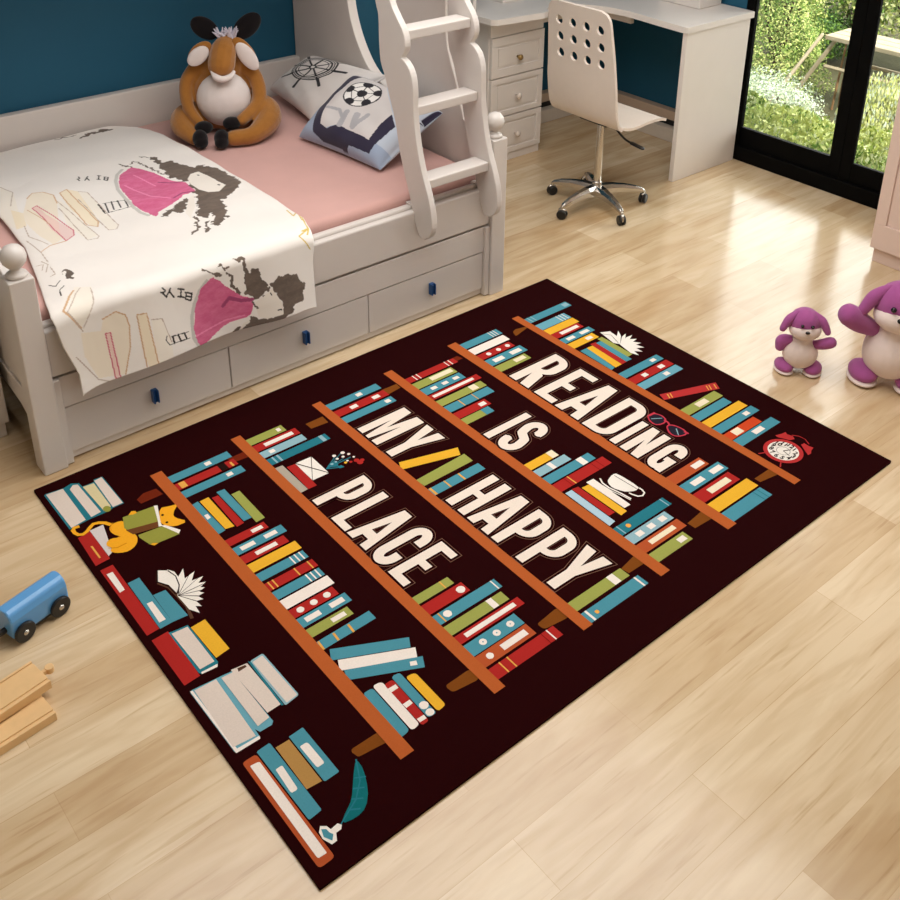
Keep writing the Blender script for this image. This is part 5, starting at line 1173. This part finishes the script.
# ------------------------------------------------------------------ wooden track pieces
beech = mat('beech_toy_track', (226,186,132), .5, vary=.08, scale=25)
def track(label, p0, p1, wdt, z0, peg=True, th=.022):
    p0 = Vector(p0); p1 = Vector(p1); d = (p1-p0); Ln = d.length; a = math.atan2(d.y, d.x)
    t = thing('wooden_track', label, 'toy track', (p0.x,p0.y,z0), a, 'wooden track pieces on the floor')
    h = wdt/2; g = .009
    bm = bmesh.new()
    pr = [(-h,0),(h,0),(h,th),(h-.006,th),(h-.006,th-.004),(h-.013,th-.004),(h-.013,th),(-h+.013,th),(-h+.013,th-.004),(-h+.006,th-.004),(-h+.006,th),(-h,th)]
    prism(bm, pr, [], lambda q,w0,x: (x,q,w0), 0, Ln)
    ob('rail_block', bm, beech, t, bevel=.001, local=True)
    if peg:
        bm = bmesh.new(); box(bm, Ln,-.0045,.004,Ln+.018,.0045,th-.006); bmesh.ops.create_cone(bm, cap_ends=True, segments=20, radius1=.010, radius2=.010, depth=th-.007, matrix=Matrix.Translation((Ln+.020,0,(th-.001)/2)))
        ob('peg', bm, beech, t, bevel=.001, local=True)
    return t
track('grooved wooden track piece with a round peg, resting on top of the other pieces', (-.47,.760,0), (-.226,.802,0), .086, .0225)
track('grooved wooden track piece lying partly below the pegged piece, nearest the camera', (-.47,.700,0), (-.241,.725,0), .072, 0, False)
track('flat wooden track piece on the floor under the pegged piece', (-.47,.795,0), (-.262,.818,0), .072, 0, False)
# ------------------------------------------------------------------ garden
grass = mat('garden_ground_cover', (84,80,52), .95, vary=.3, scale=6)
gd = structure('ground', grass, XW+.13, -6, -.62, 16, 14, -.55)
def leafmat(name, rgb, v=.35):
    m = mat(name, rgb, .6, vary=v, scale=9, spec=.3); return m
def bush(name, label, cat, c_, r, n, leaf, m, group=None, core=None, cone=False, upright=False, stems=None):
    t = thing(name, label, cat, (c_[0],c_[1],-.55), 0, group)
    rng = np.random.default_rng(int(abs(c_[0]*1000+c_[1]*77))+3)
    v = rng.normal(size=(n,3)); v /= np.linalg.norm(v,axis=1)[:,None]; v[:,2] = np.where(v[:,2] < -.3, -v[:,2], v[:,2])
    rad = rng.uniform(.72,1.08,n)[:,None]*(1+.12*np.sin(v[:,:1]*7+v[:,1:2]*5))
    P = v*rad*np.array(r)
    if cone:
        hh = rng.uniform(0,1,n); th = rng.uniform(0,2*pi,n); rr = (1-hh)**.75*r[0]*rng.uniform(.7,1.08,n)*(1+.13*np.sin(th*5+hh*14))
        P = np.stack([rr*np.cos(th), rr*np.sin(th), (hh*2-1)*r[2]], 1); v = np.stack([np.cos(th),np.sin(th),.5+0*th],1)
    P = P+np.array(c_)
    nr = v+rng.normal(size=(n,3))*.6
    if upright: nr = rng.normal(size=(n,3))*np.array([1,1,.3])
    nr /= np.linalg.norm(nr,axis=1)[:,None]
    a = np.cross(nr, rng.normal(size=(n,3))); a /= np.linalg.norm(a,axis=1)[:,None]
    if upright: a = a*.25+np.array([0,0,1.]); a /= np.linalg.norm(a,axis=1)[:,None]
    b_ = np.cross(nr, a); b_ /= np.linalg.norm(b_,axis=1)[:,None]
    sz = leaf*rng.uniform(.6,1.4,n)[:,None]
    V = np.stack([P-a*sz, P-b_*sz*.42, P+a*sz, P+b_*sz*.42], 1).reshape(-1,3)
    F = np.arange(n*4).reshape(n,4)
    me = bpy.data.meshes.new('foliage'); me.from_pydata(V.tolist(), [], F.tolist())
    ms_ = m if isinstance(m,(list,tuple)) else [m]
    if len(ms_) > 1:
        me.polygons.foreach_set('material_index', rng.integers(0,len(ms_),n).astype(np.int32))
    link('foliage', me, ms_, t)
    bm = bmesh.new()
    tube(bm, [(c_[0],c_[1],-.56),(c_[0]+.01,c_[1],c_[2])], [.03,.02], seg=8)
    for k in range(5): 
        a2_ = k*1.3; tube(bm, [(c_[0],c_[1],-.4),(c_[0]+r[0]*.6*cos(a2_),c_[1]+r[1]*.6*sin(a2_),c_[2]+r[2]*.4)], [.014,.006], seg=6)
    ob('stem', bm, barkm, t, smooth=True)
    return t
barkm = mat('bark', (86,66,48), .9)
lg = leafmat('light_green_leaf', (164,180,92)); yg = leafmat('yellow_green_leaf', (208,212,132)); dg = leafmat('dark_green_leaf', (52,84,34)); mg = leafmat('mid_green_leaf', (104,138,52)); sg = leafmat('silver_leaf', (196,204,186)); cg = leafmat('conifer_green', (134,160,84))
def hedge():
    t = thing('garden_hedge', 'low yellow green hedge running outside the window', 'hedge', (4.4,1.3,-.55))
    rng = np.random.default_rng(5); n = 34000
    X_ = rng.uniform(3.9,4.92,n); Y_ = rng.uniform(-.6,3.1,n)
    top_ = .02+.05*np.sin(X_*7+Y_*3)*np.sin(Y_*5+1)+.03*np.sin(Y_*13)-.14*np.clip((X_-4.6)/.3,0,1)
    Z_ = top_-np.abs(rng.normal(0,.07,n)); edge = X_ < 4.0; Z_ = np.where(edge, rng.uniform(-.5,.0,n), Z_)
    P = np.stack([X_,Y_,Z_],1)
    a = rng.normal(size=(n,3))*np.array([.6,.6,.5])+np.array([0,0,.8]); a /= np.linalg.norm(a,axis=1)[:,None]
    b_ = np.cross(a, rng.normal(size=(n,3))); b_ /= np.linalg.norm(b_,axis=1)[:,None]
    sz = .015*rng.uniform(.6,1.5,n)[:,None]
    V = np.stack([P-a*sz,P-b_*sz*.5,P+a*sz,P+b_*sz*.5],1).reshape(-1,3)
    me = bpy.data.meshes.new('foliage'); me.from_pydata(V.tolist(), [], np.arange(n*4).reshape(n,4).tolist())
    me.polygons.foreach_set('material_index', np.where(np.sin(Y_*4+X_*3)+rng.normal(0,.8,n) > .3, 0, rng.integers(1,4,n)).astype(np.int32))
    link('foliage', me, [yg,lg,pg,mg], t)
    for k in range(8):
        bm = bmesh.new(); tube(bm, [(4.1+.6*(k%2),-.4+.42*k,-.56),(4.15+.6*(k%2),-.38+.42*k,-.12)], [.02,.012], seg=6); ob('stem', bm, barkm, t, smooth=True)
pg = leafmat('pale_leaf', (222,222,160))
hedge()
bush('silver_shrub', 'silvery white mounded shrub at the foot of the conifer', 'shrub', (5.22,2.70,-.34), (.30,.40,.27), 11000, .009, [sg,sg,leafmat('silver_green_leaf',(190,202,160))])
bush('tufted_shrub', 'pale tufted shrub seen through the right window pane', 'shrub', (5.35,1.95,-.30), (.26,.22,.34), 5500, .015, [sg,yg,pg], upright=True)
bush('conifer', 'bright green conical conifer in the left window pane', 'tree', (6.35,3.40,.20), (.42,.42,.80), 34000, .0115, [cg,yg,yg,lg,mg], cone=True)
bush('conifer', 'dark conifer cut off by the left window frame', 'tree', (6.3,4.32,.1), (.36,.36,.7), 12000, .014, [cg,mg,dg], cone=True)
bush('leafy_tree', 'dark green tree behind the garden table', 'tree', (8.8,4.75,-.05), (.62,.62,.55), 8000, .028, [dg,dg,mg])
bush('leafy_tree', 'light green tree behind the garden table at the mullion', 'tree', (8.0,3.75,-.12), (.42,.42,.5), 7000, .024, [cg,yg,mg])
bush('leafy_tree', 'yellow green tree at the top of the right window pane', 'tree', (7.5,2.9,-.05), (.45,.42,.55), 9000, .022, [yg,lg,pg,mg])
bush('garden_shrub', 'dark shrub behind the garden table', 'shrub', (7.25,3.62,-.40), (.34,.30,.24), 6500, .018, [dg,mg])
bush('garden_shrub', 'green shrub low behind the right pane, in front of the tall tree', 'shrub', (6.5,2.0,-.40), (.32,.25,.26), 5000, .022, [lg,mg,yg])
bush('leafy_tree', 'tall tree far behind the right window pane', 'tree', (9.9,3.3,-.1), (.8,.7,.7), 8000, .03, [lg,yg,mg])
# garden table of weathered boards
wood = mat('weathered_garden_wood', (180,162,134), .7, vary=.15, scale=12); woodd = mat('brown_garden_wood', (150,112,76), .8, vary=.15)
gt = thing('garden_table', 'weathered wooden garden table with slanted legs beyond the window', 'table', (6.3,2.62,-.55))
bm = bmesh.new()
for k in range(3): box(bm, 6.14+.105*k,2.20,-.02,6.235+.105*k,2.88,.012)
ob('table_top', bm, wood, gt, bevel=.004)
for (x0,y0,x1,y1) in ((6.19,2.82,6.12,3.10),(6.40,2.80,6.52,2.90),(6.19,2.26,6.10,2.10),(6.40,2.26,6.50,2.18)):
    bm = bmesh.new(); tube(bm, [(x0,y0,-.02),(x1,y1,-.55)], [.017,.017], seg=6, smooth=2); ob('leg', bm, wood, gt)
bm = bmesh.new(); tube(bm, [(6.17,2.25,-.22),(6.17,2.86,-.22)], [.014,.014], seg=6, smooth=1); tube(bm, [(6.42,2.25,-.22),(6.42,2.83,-.22)], [.014,.014], seg=6, smooth=1); ob('brace', bm, wood, gt)
bm = bmesh.new(); tube(bm, [(5.95,2.95,-.06),(5.72,3.06,-.56)], [.014,.014], seg=8, smooth=1); 
bm.free()
bm = bmesh.new(); tube(bm, [(6.10,2.88,.02),(5.70,3.02,-.50)], [.013,.013], seg=8, smooth=2); tag(ob('wooden_pole', bm, wood, smooth=True), 'pale wooden pole leaning from the garden table down to the shrubs', 'pole')
bm = bmesh.new()
for k in range(9): tube(bm, [(6.27+.03*sin(k*2.1),2.62+.022*k,-.55),(6.28+.02*cos(k),2.64+.018*k,-.05)], [.010,.008], seg=6, smooth=2)
tag(ob('cane_bundle', bm, woodd, smooth=True), 'brown upright canes standing under the garden table', 'canes')
hw = mat('pale_render', (226,220,210), .9)
hs_ = thing('garden_house', 'pale rendered house wall at the top left of the window', 'house', (9.5,6.3,-.55))
bx('wall', hw, hs_, 10.6,5.6,-.56,10.8,9.0,2.2); bx('eave', mat('grey_eave', (150,146,142), .8), hs_, 10.4,5.6,-.1,10.6,9.0,0)
# ------------------------------------------------------------------ light
wd = bpy.data.worlds.new('daylight'); sc.world = wd; wd.use_nodes = True
WN = wd.node_tree.nodes; WL = wd.node_tree.links
bg = WN['Background']; bg.inputs['Strength'].default_value = 6.0
tcw = WN.new('ShaderNodeTexCoord')
dt = WN.new('ShaderNodeVectorMath'); dt.operation = 'DOT_PRODUCT'; dt.inputs[1].default_value = (.87,-.10,.48)
WL.new(tcw.outputs['Generated'], dt.inputs[0])
cr_ = WN.new('ShaderNodeValToRGB'); WL.new(dt.outputs['Value'], cr_.inputs[0])
for p_, c_ in ((0,(.15,.17,.2)),):
    cr_.color_ramp.elements[0].position = 0; cr_.color_ramp.elements[0].color = (*c_,1)
cr_.color_ramp.elements[1].position = .95; cr_.color_ramp.elements[1].color = (1,.98,.95,1)
e_ = cr_.color_ramp.elements.new(.55); e_.color = (.30,.33,.37,1)      # bright hazy sky low over the garden
WL.new(cr_.outputs[0], bg.inputs['Color'])
sl = bpy.data.lights.new('sun','SUN'); sl.energy = 6.0; sl.angle = .03; sl.color = (1,.95,.86)
so = bpy.data.objects.new('sun', sl); COL.objects.link(so); so.rotation_euler = Vector((.35,.75,-1)).to_track_quat('-Z','Y').to_euler()
def area(name, loc, tgt, sx_, sy_, e, col=(1,.96,.9)):
    l = bpy.data.lights.new(name,'AREA'); l.shape = 'RECTANGLE'; l.size = sx_; l.size_y = sy_; l.energy = e; l.color = col
    o = bpy.data.objects.new(name, l); COL.objects.link(o); o.location = loc
    o.rotation_euler = (Vector(tgt)-Vector(loc)).to_track_quat('-Z','Y').to_euler(); return o
area('ceiling_lamp',(1.25,.95,2.66),(1.25,.95,0),2.6,2.2,77,(1,.985,.965))
# ------------------------------------------------------------------ camera
cam = bpy.data.cameras.new('camera'); co = bpy.data.objects.new('camera', cam); COL.objects.link(co); sc.camera = co
cam.sensor_width = 36; cam.lens = 1062.847/900*36; cam.shift_x = (450-462.190)/900; cam.shift_y = (223.922-450)/900
cam.clip_start = .05; cam.clip_end = 100
co.matrix_world = Matrix([[0.766611,0.266604,-0.584149,-0.631],[-0.642018,0.333762,-0.690229,-1.1378],[0.010949,0.904171,0.42703,2.0],[0.0,0.0,0.0,1.0]])
sc.view_settings.view_transform = 'Standard'; sc.view_settings.look = 'None'; sc.view_settings.gamma = 1; sc.view_settings.use_curve_mapping = False
sc.view_settings.exposure = 0.0
sc.cycles.use_denoising = True; sc.cycles.max_bounces = 8
